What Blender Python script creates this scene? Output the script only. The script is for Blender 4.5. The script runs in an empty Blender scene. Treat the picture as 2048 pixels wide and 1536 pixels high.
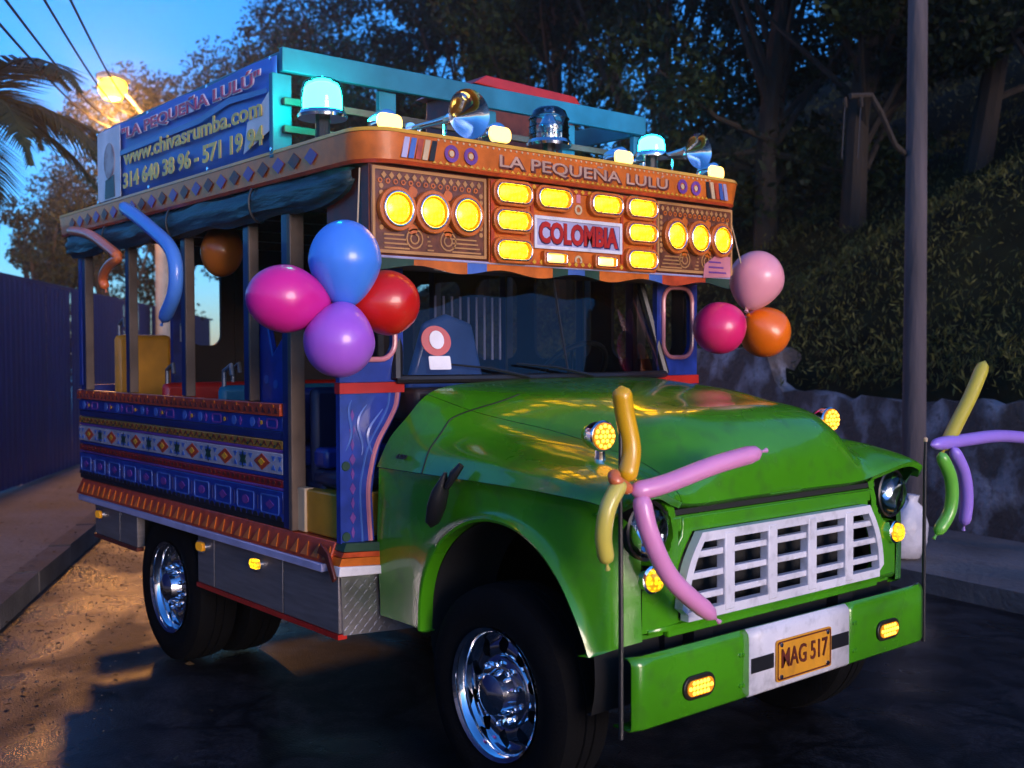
import bpy, bmesh, math, random
import numpy as np
from mathutils import Vector, Matrix
R_ = math.radians
SC = bpy.context.scene
COL = SC.collection
rng = random.Random(7)
nrg = np.random.default_rng(11)

# ------------------------------------------------------------------ camera
F_PX, CX, CY = 2187.0, 1024.0, 768.0
CAM = Vector((2.9706, -3.2823, 1.5843))
_vs = Vector((-800 - CX, 712 - CY, F_PX)).normalized()
_vf = Vector((3650 - CX, 697 - CY, F_PX)).normalized()
AX = -_vs
AY = (_vf - _vf.dot(AX) * AX).normalized()
AZ = AX.cross(AY)
BAS = Matrix((AX, AY, AZ))
def at(px, py, axis, val):
    """point of the plane axis=val (0 X, 1 Y, 2 Z) seen at a photograph pixel"""
    d = BAS @ Vector(((px - CX) / F_PX, (py - CY) / F_PX, 1))
    return CAM + d * ((val - CAM[axis]) / d[axis])
def far(px, py, dist):
    return CAM + (BAS @ Vector(((px - CX) / F_PX, (py - CY) / F_PX, 1))) * dist
cd = bpy.data.cameras.new('camera'); cam = bpy.data.objects.new('camera', cd); COL.objects.link(cam)
cx_, cy_, cz_ = BAS.col[0], -BAS.col[1], -BAS.col[2]
m = Matrix((cx_, cy_, cz_)).transposed().to_4x4(); m.translation = CAM
cam.matrix_world = m
cd.sensor_width = 36; cd.lens = F_PX / 2048 * 36; cd.clip_end = 2000; cd.clip_start = .05
SC.camera = cam
cd.dof.use_dof = True; cd.dof.focus_distance = 4.3; cd.dof.aperture_fstop = 3.0

# ------------------------------------------------------------------ sky, sun, exposure
W = bpy.data.worlds.new('World'); SC.world = W; W.use_nodes = True
nt = W.node_tree; nt.nodes.clear()
out = nt.nodes.new('ShaderNodeOutputWorld'); bg = nt.nodes.new('ShaderNodeBackground')
sky = nt.nodes.new('ShaderNodeTexSky'); sky.sky_type = 'NISHITA'; sky.sun_disc = False
SUN_EL, SUN_ROT = R_(4.0), R_(97)
sky.sun_elevation = SUN_EL; sky.sun_rotation = SUN_ROT
sky.ozone_density = 6.0; sky.air_density = 1.0; sky.dust_density = .3
bg.inputs[1].default_value = .14
tint = nt.nodes.new('ShaderNodeMix'); tint.data_type = 'RGBA'; tint.blend_type = 'MULTIPLY'; tint.inputs[0].default_value = 1
tint.inputs[7].default_value = (1.35, 1.10, 1.12, 1)          # camera white balance set for the lamps
nt.links.new(sky.outputs[0], tint.inputs[6]); nt.links.new(tint.outputs[2], bg.inputs[0]); nt.links.new(bg.outputs[0], out.inputs[0])
sl = bpy.data.lights.new('sun', 'SUN'); sl.energy = .78; sl.angle = R_(25); sl.color = (1, .78, .72)
so = bpy.data.objects.new('sun', sl); COL.objects.link(so)
so.rotation_euler = Vector((math.sin(SUN_ROT) * math.cos(SUN_EL), math.cos(SUN_ROT) * math.cos(SUN_EL), math.sin(SUN_EL) + .04)).to_track_quat('Z', 'Y').to_euler()
SC.view_settings.view_transform = 'Standard'; SC.view_settings.look = 'None'
SC.view_settings.exposure = 2.1; SC.view_settings.gamma = 1
SC.view_settings.use_curve_mapping = False
SC.cycles.max_bounces = 8; SC.cycles.transparent_max_bounces = 12
SC.cycles.caustics_reflective = False; SC.cycles.caustics_refractive = False
SC.cycles.sample_clamp_indirect = 4

# ------------------------------------------------------------------ materials
MATS = {}
def mat(name, col, rough=.5, metal=0, var=.18, vs=6, bump=0, bs=60, coat=0, emit=None, es=0, sss=0, trans=0, spec=.5, col2=None, thr=None, stretch=None, dirt=0):
    if name in MATS: return MATS[name]
    M = bpy.data.materials.new(name); M.use_nodes = True; t = M.node_tree; n = t.nodes; L = t.links
    b = n['Principled BSDF']
    b.inputs['Roughness'].default_value = rough; b.inputs['Metallic'].default_value = metal
    b.inputs['Coat Weight'].default_value = coat; b.inputs['Coat Roughness'].default_value = .06
    b.inputs['Specular IOR Level'].default_value = spec
    if trans: b.inputs['Transmission Weight'].default_value = trans
    if sss:
        b.inputs['Subsurface Weight'].default_value = sss
        b.inputs['Subsurface Radius'].default_value = (.1, .1, .1); b.inputs['Subsurface Scale'].default_value = .6
    if emit:
        b.inputs['Emission Color'].default_value = (*emit, 1); b.inputs['Emission Strength'].default_value = es
    tc = n.new('ShaderNodeTexCoord'); vec = tc.outputs['Object']
    if stretch:
        mp = n.new('ShaderNodeMapping'); mp.inputs['Scale'].default_value = stretch
        L.new(vec, mp.inputs[0]); vec = mp.outputs[0]
    nz = n.new('ShaderNodeTexNoise'); nz.inputs['Scale'].default_value = vs; nz.inputs['Detail'].default_value = 6
    L.new(vec, nz.inputs['Vector'])
    cr = n.new('ShaderNodeValToRGB')
    c = np.array(col); c2 = np.array(col2) if col2 else c * (1 - var * 1.6)
    lo, hi = thr if thr else (.3, .7)
    cr.color_ramp.elements[0].position = lo; cr.color_ramp.elements[1].position = hi
    cr.color_ramp.elements[0].color = (*c2, 1); cr.color_ramp.elements[1].color = (*(c if col2 else np.minimum(c * (1 + var * .6), 1)), 1)
    L.new(nz.outputs['Fac'], cr.inputs[0])
    src = cr.outputs[0]
    if dirt:
        n3 = n.new('ShaderNodeTexNoise'); n3.inputs['Scale'].default_value = vs * 4; n3.inputs['Detail'].default_value = 8
        L.new(vec, n3.inputs['Vector'])
        r3 = n.new('ShaderNodeMapRange'); r3.inputs[1].default_value = .52; r3.inputs[2].default_value = .75; r3.inputs[4].default_value = dirt
        L.new(n3.outputs['Fac'], r3.inputs[0])
        mx = n.new('ShaderNodeMix'); mx.data_type = 'RGBA'; mx.inputs[7].default_value = (.035, .03, .025, 1)
        L.new(r3.outputs[0], mx.inputs[0]); L.new(src, mx.inputs[6]); src = mx.outputs[2]
    L.new(src, b.inputs['Base Color'])
    rr = n.new('ShaderNodeMapRange'); rr.inputs[3].default_value = max(0, rough - .08); rr.inputs[4].default_value = min(1, rough + .1)
    L.new(nz.outputs['Fac'], rr.inputs[0]); L.new(rr.outputs[0], b.inputs['Roughness'])
    if bump:
        n2 = n.new('ShaderNodeTexNoise'); n2.inputs['Scale'].default_value = bs; n2.inputs['Detail'].default_value = 8
        L.new(vec, n2.inputs['Vector'])
        bp = n.new('ShaderNodeBump'); bp.inputs['Strength'].default_value = bump; bp.inputs['Distance'].default_value = .02
        L.new(n2.outputs['Fac'], bp.inputs['Height']); L.new(bp.outputs[0], b.inputs['Normal'])
    MATS[name] = M
    return M
def glass(name, tint, refl=.9):
    M = bpy.data.materials.new(name); M.use_nodes = True; t = M.node_tree; n = t.nodes; L = t.links
    n.remove(n['Principled BSDF'])
    o = n['Material Output']; tr = n.new('ShaderNodeBsdfTransparent'); tr.inputs[0].default_value = (*tint, 1)
    gl = n.new('ShaderNodeBsdfGlossy'); gl.inputs['Roughness'].default_value = .03
    fr = n.new('ShaderNodeFresnel'); fr.inputs[0].default_value = 1.5
    mu = n.new('ShaderNodeMath'); mu.operation = 'MULTIPLY'; mu.inputs[1].default_value = refl
    mx = n.new('ShaderNodeMixShader'); L.new(fr.outputs[0], mu.inputs[0]); L.new(mu.outputs[0], mx.inputs[0])
    L.new(tr.outputs[0], mx.inputs[1]); L.new(gl.outputs[0], mx.inputs[2]); L.new(mx.outputs[0], o.inputs[0])
    return M
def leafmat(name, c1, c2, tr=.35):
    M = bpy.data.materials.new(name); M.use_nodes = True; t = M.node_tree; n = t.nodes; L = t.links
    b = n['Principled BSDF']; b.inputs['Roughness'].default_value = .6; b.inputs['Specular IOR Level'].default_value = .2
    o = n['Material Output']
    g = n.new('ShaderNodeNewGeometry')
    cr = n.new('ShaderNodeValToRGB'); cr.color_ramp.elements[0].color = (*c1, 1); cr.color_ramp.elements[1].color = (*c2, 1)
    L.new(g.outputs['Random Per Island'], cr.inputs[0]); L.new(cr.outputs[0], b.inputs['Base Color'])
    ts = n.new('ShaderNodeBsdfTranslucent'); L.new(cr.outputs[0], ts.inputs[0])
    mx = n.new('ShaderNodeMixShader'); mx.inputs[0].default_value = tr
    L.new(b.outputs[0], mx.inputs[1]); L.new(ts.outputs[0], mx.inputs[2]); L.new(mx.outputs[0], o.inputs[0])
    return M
AMB = (1, .46, .002)
G = dict(
    green=mat('green_paint', (.062, .30, .006), .26, coat=.7, spec=.35, var=.12, vs=3, dirt=.34, bump=.012, bs=220),
    gdark=mat('shadow_gap_black', (.01, .01, .01), .7),
    white=mat('white_paint', (.72, .70, .74), .35, var=.08, dirt=.3),
    dochre=mat('dull_ochre_paint', (.34, .17, .02), .45, var=.2),
    dred=mat('dull_red_paint', (.26, .012, .012), .45, var=.2),
    shadew=mat('shaded_side_white', (.40, .37, .42), .45, var=.15, dirt=.4),  # white darkened for the shaded side of the bus, with dirt mottling
    black=mat('black_paint', (.012, .012, .014), .4),
    rubber=mat('tyre_rubber', (.004, .004, .0045), .85, bump=.2, bs=90, spec=.12),
    chrome=mat('chrome', (.85, .86, .9), .08, 1, var=.03),
    alu=mat('brushed_aluminium', (.22, .20, .20), .45, .45, var=.15, bump=.05, stretch=(1, 1, 12)),
    checker=mat('checker_plate', (.5, .5, .52), .35, 1, var=.2),
    amber=mat('amber_lens_lit', (.9, .35, .02), .2, var=.0, emit=AMB, es=4.0),
    amber2=mat('amber_lens_soft', (.9, .40, .03), .2, var=.0, emit=(1, .50, .004), es=.55),
    rimglow=mat('amber_halo_rim', (.8, .25, .01), .2, var=0, emit=(1, .22, .0), es=.35),
    led=mat('amber_led', (.9, .4, .05), .2, var=0, emit=(1, .50, .04), es=.9),
    ambdull=mat('amber_lens_faint', (.85, .28, .02), .2, var=.05, emit=AMB, es=.05),  # dull lens colour with a slight glow added
    warmw=mat('warm_lamp_lit', (.9, .6, .2), .2, var=0, emit=(1, .56, .09), es=1.1),
    teal_l=mat('teal_beacon_lens', (.1, .7, .6), .15, var=0, emit=(.032, 1, .80), es=11.0),
    cyan_l=mat('cyan_beacon_lens', (.1, .6, .8), .15, var=0, emit=(.032, .80, 1), es=18.0),
    orange=mat('orange_paint', (.62, .14, .012), .4, coat=.4, var=.2, vs=14),
    redor=mat('red_orange_paint', (.50, .06, .012), .4, coat=.4, var=.25, vs=18),
    red=mat('red_paint', (.48, .018, .012), .35, coat=.4),
    pink2=mat('faded_rose_paint', (.50, .30, .22), .45, var=.2),
    ochre=mat('ochre_ornament_paint', (.50, .24, .08), .4, var=.2),
    maroon=mat('maroon_paint', (.13, .022, .012), .45, var=.3, vs=20),
    brown=mat('brown_panel_paint', (.16, .045, .018), .45, var=.35, vs=25, coat=.3),
    cream=mat('cream_paint', (.62, .45, .26), .4, var=.15),
    yellow=mat('yellow_paint', (.70, .36, .02), .4, coat=.3, var=.12),
    pink=mat('pink_paint', (.62, .22, .26), .4, coat=.3),
    blue=mat('blue_paint', (.012, .038, .28), .38, coat=.5, var=.25, vs=12),
    dblue=mat('dark_blue_paint', (.008, .014, .10), .45, coat=.3),
    lblue=mat('light_blue_paint', (.06, .14, .46), .4, coat=.3),
    lav=mat('pale_lavender_paint', (.42, .40, .60), .4),
    dgreen=mat('dark_green_paint', (.012, .05, .03), .45),
    purple=mat('purple_paint', (.16, .05, .28), .4),
    tan=mat('worn_tan_post', (.13, .09, .065), .5, var=.3, dirt=.4),
    teal=mat('teal_rack_paint', (.015, .16, .26), .45, var=.2),
    tarp=mat('dark_tarpaulin', (.02, .045, .055), .42, bump=.5, bs=14, stretch=(.5, 3, 3)),
    banner=mat('banner_blue_vinyl', (.05, .17, .66), .4, var=.3, vs=2),
    bannerw=mat('banner_white_print', (.78, .75, .80), .4),
    bmag=mat('banner_magenta_print', (.52, .04, .12), .4),
    byel=mat('banner_yellow_print', (.80, .60, .10), .4),
    bbrown=mat('banner_brown_print', (.22, .09, .08), .4, col2=(.45, .36, .36), vs=9, thr=(.4, .6)),
    wood=mat('varnished_ceiling_wood', (.10, .03, .015), .4, stretch=(1, 10, 10), var=.4),
    inter=mat('dark_interior_paint', (.03, .015, .012), .6),
    seaty=mat('yellow_bench_vinyl', (.62, .27, .015), .4, var=.2),
    seatd=mat('navy_bench_vinyl', (.012, .02, .07), .45),
    plate=mat('licence_plate_yellow', (.70, .30, .02), .4, var=.15, dirt=.3),
    smoke=mat('dark_lamp_housing', (.02, .015, .01), .4),
    asphalt=None,
    paving=mat('pavement_concrete', (.17, .15, .14), .75, var=.35, vs=1.6, bump=.5, bs=25, dirt=.5),
    kerb=mat('kerb_concrete', (.12, .11, .11), .8, var=.4, vs=3, bump=.5, bs=30, dirt=.5),
    fence=mat('navy_sheet_metal', (.006, .020, .125), .42, var=.25, vs=2, stretch=(1, 1, .25), dirt=.25),
    retain=mat('limewashed_wall', (.36, .32, .33), .85, col2=(.085, .06, .05), vs=3.6, thr=(.46, .62), bump=1, bs=26, stretch=(1, 1, .75), dirt=.9),
    earth=mat('hill_soil', (.020, .018, .006), .95, spec=.1, var=.5, vs=2, bump=.8, bs=10),
    bark=mat('bark', (.026, .018, .013), .9, var=.4, vs=5, bump=.8, bs=30, stretch=(1, 1, .2)),
    pole=mat('weathered_timber_pole', (.085, .068, .075), .8, var=.35, vs=6, bump=.5, bs=30, stretch=(1, 1, .08), dirt=.4),
    conc=mat('pole_concrete', (.3, .28, .26), .8, bump=.3),
    cable=mat('cable_black', (.01, .01, .012), .5),
    bag=mat('white_plastic_bag', (.62, .60, .66), .4, bump=.8, bs=9),
    galv=mat('galvanised_steel', (.22, .24, .28), .5, .7),
    sodium=mat('sodium_lamp_glass', (1, .6, .1), .3, var=0, emit=(1, .44, .008), es=5),
    stone=mat('road_gravel', (.13, .11, .09), .9, var=.4),
)
def asphalt():
    M = bpy.data.materials.new('damp_asphalt'); M.use_nodes = True; t = M.node_tree; n = t.nodes; L = t.links; b = n['Principled BSDF']
    tc = n.new('ShaderNodeTexCoord')
    def noise(sc, det, dist=0):
        q = n.new('ShaderNodeTexNoise'); q.inputs['Scale'].default_value = sc; q.inputs['Detail'].default_value = det; q.inputs['Distortion'].default_value = dist; L.new(tc.outputs['Object'], q.inputs['Vector']); return q.outputs['Fac']
    def ramp(src, p0, c0, p1, c1):
        q = n.new('ShaderNodeValToRGB'); q.color_ramp.elements[0].position = p0; q.color_ramp.elements[1].position = p1
        q.color_ramp.elements[0].color = (*c0, 1); q.color_ramp.elements[1].color = (*c1, 1); L.new(src, q.inputs[0]); return q.outputs[0]
    def mix(f, a_, b_, mode='MIX'):
        q = n.new('ShaderNodeMix'); q.data_type = 'RGBA'; q.blend_type = mode
        if isinstance(f, float): q.inputs[0].default_value = f
        else: L.new(f, q.inputs[0])
        L.new(a_, q.inputs[6]); L.new(b_, q.inputs[7]); return q.outputs[2]
    wet = ramp(noise(.9, 5, .8), .42, (0, 0, 0), .60, (1, 1, 1))
    grain = mix(1.0, ramp(noise(170, 3), .38, (.010, .011, .013), .70, (.044, .050, .060)), ramp(noise(42, 4), .40, (.45, .45, .47), .66, (1.3, 1.25, 1.2)), 'MULTIPLY')
    stain = ramp(noise(4.5, 10, 1.2), .40, (.22, .21, .21), .62, (1.35, 1.12, 1.0))
    col = mix(1.0, grain, stain, 'MULTIPLY')
    dark = n.new('ShaderNodeMix'); dark.data_type = 'RGBA'; dark.inputs[7].default_value = (.010, .010, .012, 1)
    fm = n.new('ShaderNodeMath'); fm.operation = 'MULTIPLY'; fm.inputs[1].default_value = .7; L.new(wet, fm.inputs[0]); L.new(fm.outputs[0], dark.inputs[0]); L.new(col, dark.inputs[6])
    vo = n.new('ShaderNodeTexVoronoi'); vo.feature = 'DISTANCE_TO_EDGE'; vo.inputs['Scale'].default_value = .55
    mp = n.new('ShaderNodeMix'); mp.data_type = 'VECTOR'; mp.inputs[0].default_value = .25
    nz = n.new('ShaderNodeTexNoise'); nz.inputs['Scale'].default_value = 2; nz.inputs['Detail'].default_value = 6; L.new(tc.outputs['Object'], nz.inputs['Vector']); L.new(tc.outputs['Object'], mp.inputs[4]); L.new(nz.outputs['Color'], mp.inputs[5]); L.new(mp.outputs[1], vo.inputs['Vector'])
    crk = ramp(vo.outputs['Distance'], .0, (.25, .25, .25), .012, (1, 1, 1))
    L.new(mix(1.0, dark.outputs[2], crk, 'MULTIPLY'), b.inputs['Base Color'])
    rr = n.new('ShaderNodeMapRange'); rr.inputs[3].default_value = .55; rr.inputs[4].default_value = .14; L.new(wet, rr.inputs[0]); L.new(rr.outputs[0], b.inputs['Roughness'])
    b.inputs['Specular IOR Level'].default_value = .24
    bp = n.new('ShaderNodeBump'); bp.inputs['Strength'].default_value = .28; bp.inputs['Distance'].default_value = .010
    hs = n.new('ShaderNodeMath'); hs.operation = 'ADD'; L.new(noise(95, 4), hs.inputs[0]); h2 = n.new('ShaderNodeMath'); h2.operation = 'MULTIPLY'; h2.inputs[1].default_value = .25; L.new(noise(14, 5), h2.inputs[0]); L.new(h2.outputs[0], hs.inputs[1]); L.new(hs.outputs[0], bp.inputs['Height']); L.new(bp.outputs[0], b.inputs['Normal'])
    return M
G['asphalt'] = asphalt()
def led_pattern(M, lo, hi, sc):
    n = M.node_tree.nodes; L = M.node_tree.links; b = n['Principled BSDF']; tc = n.new('ShaderNodeTexCoord'); v = n.new('ShaderNodeTexVoronoi'); v.inputs['Scale'].default_value = sc; v.inputs['Randomness'].default_value = .35
    L.new(tc.outputs['Object'], v.inputs['Vector']); r = n.new('ShaderNodeMapRange'); r.interpolation_type = 'SMOOTHSTEP'; r.inputs[1].default_value = .25; r.inputs[2].default_value = .62; r.inputs[3].default_value = hi; r.inputs[4].default_value = lo
    L.new(v.outputs['Distance'], r.inputs[0]); L.new(r.outputs[0], b.inputs['Emission Strength'])
led_pattern(G['amber'], .55, 6.0, 48); led_pattern(G['amber2'], .16, .9, 60)
glass_ws = glass('windscreen_glass', (.55, .57, .57)); tealg = glass('teal_dome_glass', (.30, .95, .85), 1.0); cyang = glass('cyan_dome_glass', (.25, .85, 1.0), 1.0); glass_cl = glass('clear_dome_glass', (.85, .93, .95), 1.6); glass_hl = glass('headlamp_glass', (.8, .85, .9), 1.3)
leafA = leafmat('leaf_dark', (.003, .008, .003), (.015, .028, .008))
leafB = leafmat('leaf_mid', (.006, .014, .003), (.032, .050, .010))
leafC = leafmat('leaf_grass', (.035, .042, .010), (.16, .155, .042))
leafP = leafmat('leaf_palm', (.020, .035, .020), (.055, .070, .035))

# ------------------------------------------------------------------ mesh helpers
class MB:
    def __init__(s): s.v = []; s.f = []
    def add(s, vs, fs):
        k = len(s.v); s.v += [tuple(map(float, p)) for p in vs]; s.f += [tuple(i + k for i in f) for f in fs]; return s
    def box(s, a, b, bev=0):
        x0, y0, z0 = [min(a[i], b[i]) for i in range(3)]; x1, y1, z1 = [max(a[i], b[i]) for i in range(3)]
        s.add([(x0, y0, z0), (x1, y0, z0), (x1, y1, z0), (x0, y1, z0), (x0, y0, z1), (x1, y0, z1), (x1, y1, z1), (x0, y1, z1)],
              [(0, 3, 2, 1), (4, 5, 6, 7), (0, 1, 5, 4), (1, 2, 6, 5), (2, 3, 7, 6), (3, 0, 4, 7)]); return s
    def bar(s, p, q, w, h, up=(0, 0, 1)):
        p, q, up = Vector(p), Vector(q), Vector(up); d = (q - p).normalized(); sx = d.cross(up)
        if sx.length < 1e-4: sx = d.cross(Vector((1, 0, 0)))
        sx.normalize(); sy = sx.cross(d)
        vs = [o + sx * a * w / 2 + sy * b * h / 2 for o in (p, q) for a, b in ((-1, -1), (1, -1), (1, 1), (-1, 1))]
        s.add(vs, [(3, 2, 1, 0), (4, 5, 6, 7), (0, 1, 5, 4), (1, 2, 6, 5), (2, 3, 7, 6), (3, 0, 4, 7)]); return s
    def tube(s, path, r, n=10, cap=True):
        P = [Vector(p) for p in path]; rs = r if isinstance(r, (list, tuple)) else [r] * len(P)
        d0 = (P[1] - P[0]).normalized(); up = Vector((0, 0, 1)) if abs(d0.z) < .9 else Vector((1, 0, 0))
        u = d0.cross(up).normalized(); rings = []
        for i, p in enumerate(P):
            d = (P[min(i + 1, len(P) - 1)] - P[max(i - 1, 0)]).normalized()
            u = (u - d * u.dot(d)).normalized(); w = d.cross(u)
            rings += [p + (u * math.cos(2 * math.pi * k / n) + w * math.sin(2 * math.pi * k / n)) * rs[i] for k in range(n)]
        fs = [(i * n + k, i * n + (k + 1) % n, (i + 1) * n + (k + 1) % n, (i + 1) * n + k) for i in range(len(P) - 1) for k in range(n)]
        if cap: fs += [tuple(range(n))[::-1], tuple((len(P) - 1) * n + k for k in range(n))]
        s.add(rings, fs); return s
    def lathe(s, prof, axis=(0, 0, 1), o=(0, 0, 0), n=24, sx=1, cap=True):
        ax = Vector(axis).normalized(); up = Vector((0, 0, 1)) if abs(ax.z) < .9 else Vector((0, 1, 0))
        u = ax.cross(up).normalized(); w = ax.cross(u); o = Vector(o)
        vs = [o + ax * h + (u * math.cos(2 * math.pi * k / n) * sx + w * math.sin(2 * math.pi * k / n)) * r for r, h in prof for k in range(n)]
        m = len(prof)
        fs = [(i * n + k, i * n + (k + 1) % n, (i + 1) * n + (k + 1) % n, (i + 1) * n + k) for i in range(m - 1) for k in range(n)]
        if cap: fs += [tuple(range(n))[::-1], tuple((m - 1) * n + k for k in range(n))]
        s.add(vs, fs); return s
    def prism(s, poly, o, ux, uy, depth):
        """polygon (a,b) in plane o+a*ux+b*uy, thickened by the vector depth"""
        o, ux, uy, dp = Vector(o), Vector(ux), Vector(uy), Vector(depth); n = len(poly)
        vs = [o + ux * a + uy * b for a, b in poly] + [o + ux * a + uy * b + dp for a, b in poly]
        fs = [tuple(range(n))[::-1], tuple(range(n, 2 * n))] + [(i, (i + 1) % n, n + (i + 1) % n, n + i) for i in range(n)]
        s.add(vs, fs); return s
    def ringband(s, outer, inner, o, ux, uy, depth):
        """flat ring between two loops of equal length, thickened"""
        o, ux, uy, dp = Vector(o), Vector(ux), Vector(uy), Vector(depth); n = len(outer)
        q = lambda p: o + ux * p[0] + uy * p[1]
        vs = [q(p) for p in outer] + [q(p) for p in inner]; vs += [v + dp for v in vs]
        fs = []
        for i in range(n):
            j = (i + 1) % n
            fs += [(i, n + i, n + j, j), (2 * n + i, 2 * n + j, 3 * n + j, 3 * n + i), (i, j, 2 * n + j, 2 * n + i), (n + i, 3 * n + i, 3 * n + j, n + j)]
        s.add(vs, fs); return s
    def grid(s, A):
        A = np.asarray(A); m, n = A.shape[:2]
        s.add(A.reshape(-1, 3), [(i * n + j, i * n + j + 1, (i + 1) * n + j + 1, (i + 1) * n + j) for i in range(m - 1) for j in range(n - 1)]); return s
    def mesh(s, name, smooth=35):
        me = bpy.data.meshes.new(name); me.from_pydata(s.v, [], s.f); 
        bm = bmesh.new(); bm.from_mesh(me); bmesh.ops.recalc_face_normals(bm, faces=bm.faces); bm.to_mesh(me); bm.free()
        if smooth:
            me.shade_smooth(); me.set_sharp_from_angle(angle=R_(smooth))
        return me
    def build(s, name, m, parent=None, bevel=0, smooth=35, label=None, loc=None, solid=0):
        o = bpy.data.objects.new(name, s.mesh(name, smooth)); COL.objects.link(o)
        o.data.materials.append(m)
        if parent is not None: o.parent = parent
        if loc is not None: o.location = loc
        if solid:
            md = o.modifiers.new('thick', 'SOLIDIFY'); md.thickness = solid; md.offset = -1
        if bevel:
            md = o.modifiers.new('bevel', 'BEVEL'); md.width = bevel; md.segments = 2; md.limit_method = 'ANGLE'; md.angle_limit = R_(40)
        if label: o['label'] = label
        return o
def tag(o, label, cat, group=None):
    o['label'] = label; o['category'] = cat
    if group: o['group'] = group
    return o
def empty(name, loc=(0, 0, 0)):
    o = bpy.data.objects.new(name, None); COL.objects.link(o); o.location = loc; o.empty_display_size = .2; return o
def struct(o, kind='structure'): o['kind'] = kind; return o
def copy_tree(o, parent=None, loc=None, rot=None):
    c = o.copy(); COL.objects.link(c); c.parent = parent
    if loc is not None: c.location = loc
    if rot is not None: c.rotation_euler = rot
    for ch in o.children: copy_tree(ch, c)
    return c
def rrect(w, h, r, n=6, c=(0, 0)):
    pts = []
    for cx, cy, a0 in ((w / 2 - r, h / 2 - r, 0), (-w / 2 + r, h / 2 - r, 90), (-w / 2 + r, -h / 2 + r, 180), (w / 2 - r, -h / 2 + r, 270)):
        for k in range(n + 1):
            a = R_(a0 + 90 * k / n); pts.append((c[0] + cx + r * math.cos(a), c[1] + cy + r * math.sin(a)))
    return pts
def sqloop(w, h, n=6, c=(0, 0)):
    """rectangle sampled to pair with rrect point for point"""
    pts = []
    for sx, sy in ((1, 1), (-1, 1), (-1, -1), (1, -1)):
        for k in range(n + 1):
            t = k / n; q = (sx * w / 2, sy * h / 2)
            pts.append((c[0] + q[0], c[1] + q[1]))
    return pts
def circ(r, n=16, c=(0, 0), sx=1): return [(c[0] + sx * r * math.cos(2 * math.pi * k / n), c[1] + r * math.sin(2 * math.pi * k / n)) for k in range(n)]
def catmull(P, n):
    P = np.asarray(P, float); m = len(P)
    Q = np.concatenate([[2 * P[0] - P[1]], P, [2 * P[-1] - P[-2]]]); o = []
    for i in range(m - 1):
        a, b, c, d = Q[i:i + 4]
        for k in range(n):
            t = k / n
            o.append(.5 * (2 * b + (c - a) * t + (2 * a - 5 * b + 4 * c - d) * t * t + (-a + 3 * b - 3 * c + d) * t ** 3))
    o.append(P[-1]); return np.array(o)
def loft(A, nu, nv):
    A = np.asarray(A, float); B = catmull(A, nu)
    return np.transpose(catmull(np.transpose(B, (1, 0, 2)), nv), (1, 0, 2))
SIDE = ((90, 0, 0)); FRONT = ((90, 0, 90))
def text(s, name, m, parent, loc, rot, h, width=None, bold=0, ext=.002, shear=0):
    cu = bpy.data.curves.new(name, 'FONT'); cu.body = s; cu.size = 1; cu.offset = bold; cu.extrude = ext / h; cu.align_x = 'CENTER'; cu.align_y = 'CENTER'; cu.shear = shear; cu.resolution_u = 3
    o = bpy.data.objects.new(name, cu); COL.objects.link(o)
    dg = bpy.context.evaluated_depsgraph_get(); me = bpy.data.meshes.new_from_object(o.evaluated_get(dg)); COL.objects.unlink(o); bpy.data.objects.remove(o)
    xs = [v.co.x for v in me.vertices]; ys = [v.co.y for v in me.vertices]
    mx, my = (max(xs) + min(xs)) / 2, (max(ys) + min(ys)) / 2; sy = h / (max(ys) - min(ys)); sx = (width / (max(xs) - min(xs))) if width else sy
    for v in me.vertices: v.co.x = (v.co.x - mx) * sx; v.co.y = (v.co.y - my) * sy; v.co.z *= h
    me.materials.clear(); me.materials.append(m)
    t = bpy.data.objects.new(name, me); COL.objects.link(t); t.parent = parent; t.location = loc; t.rotation_euler = [R_(a) for a in rot]
    return t
# ------------------------------------------------------------------ the setting
def sheet(name, poly, z, m):
    return struct(MB().add([(x, y, z) for x, y in poly], [tuple(range(len(poly)))]).build(name, m, smooth=0))
road = sheet('road', [(-150, -150), (150, -150), (150, 150), (-150, 150)], 0, G['asphalt'])
# left pavement with kerb stones
kd = Vector((-.876, .483, 0)); kn = Vector((-.483, -.876, 0)); k0 = Vector((-3.72, -1.55, 0))
a, b = k0 - kd * 9, k0 + kd * 24
pv = MB().prism([(0, 0), (33, 0), (33, 22), (0, 22)], a + kn * .16, kd, kn, (0, 0, .14)).build('pavement', G['paving'], smooth=0); struct(pv)
kp = MB().add([(0, 0, 0)], [])
ks = MB().box((-.49, 0, -.02), (.49, .155, .15)).mesh('kerb_stone')
ks.materials.append(G['kerb'])
for i in range(30):
    o = bpy.data.objects.new('kerb_stone', ks); COL.objects.link(o); o.parent = pv
    p = k0 + kd * (i - 5.5); o.location = (p.x, p.y, rng.uniform(-.012, .01)); o.rotation_euler = (rng.uniform(-.02, .02), 0, math.atan2(kd.y, kd.x) + math.pi + rng.uniform(-.012, .012))
    o.rotation_euler.z = math.atan2(kn.y, kn.x) - math.pi / 2 + rng.uniform(-.012, .012)
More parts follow.
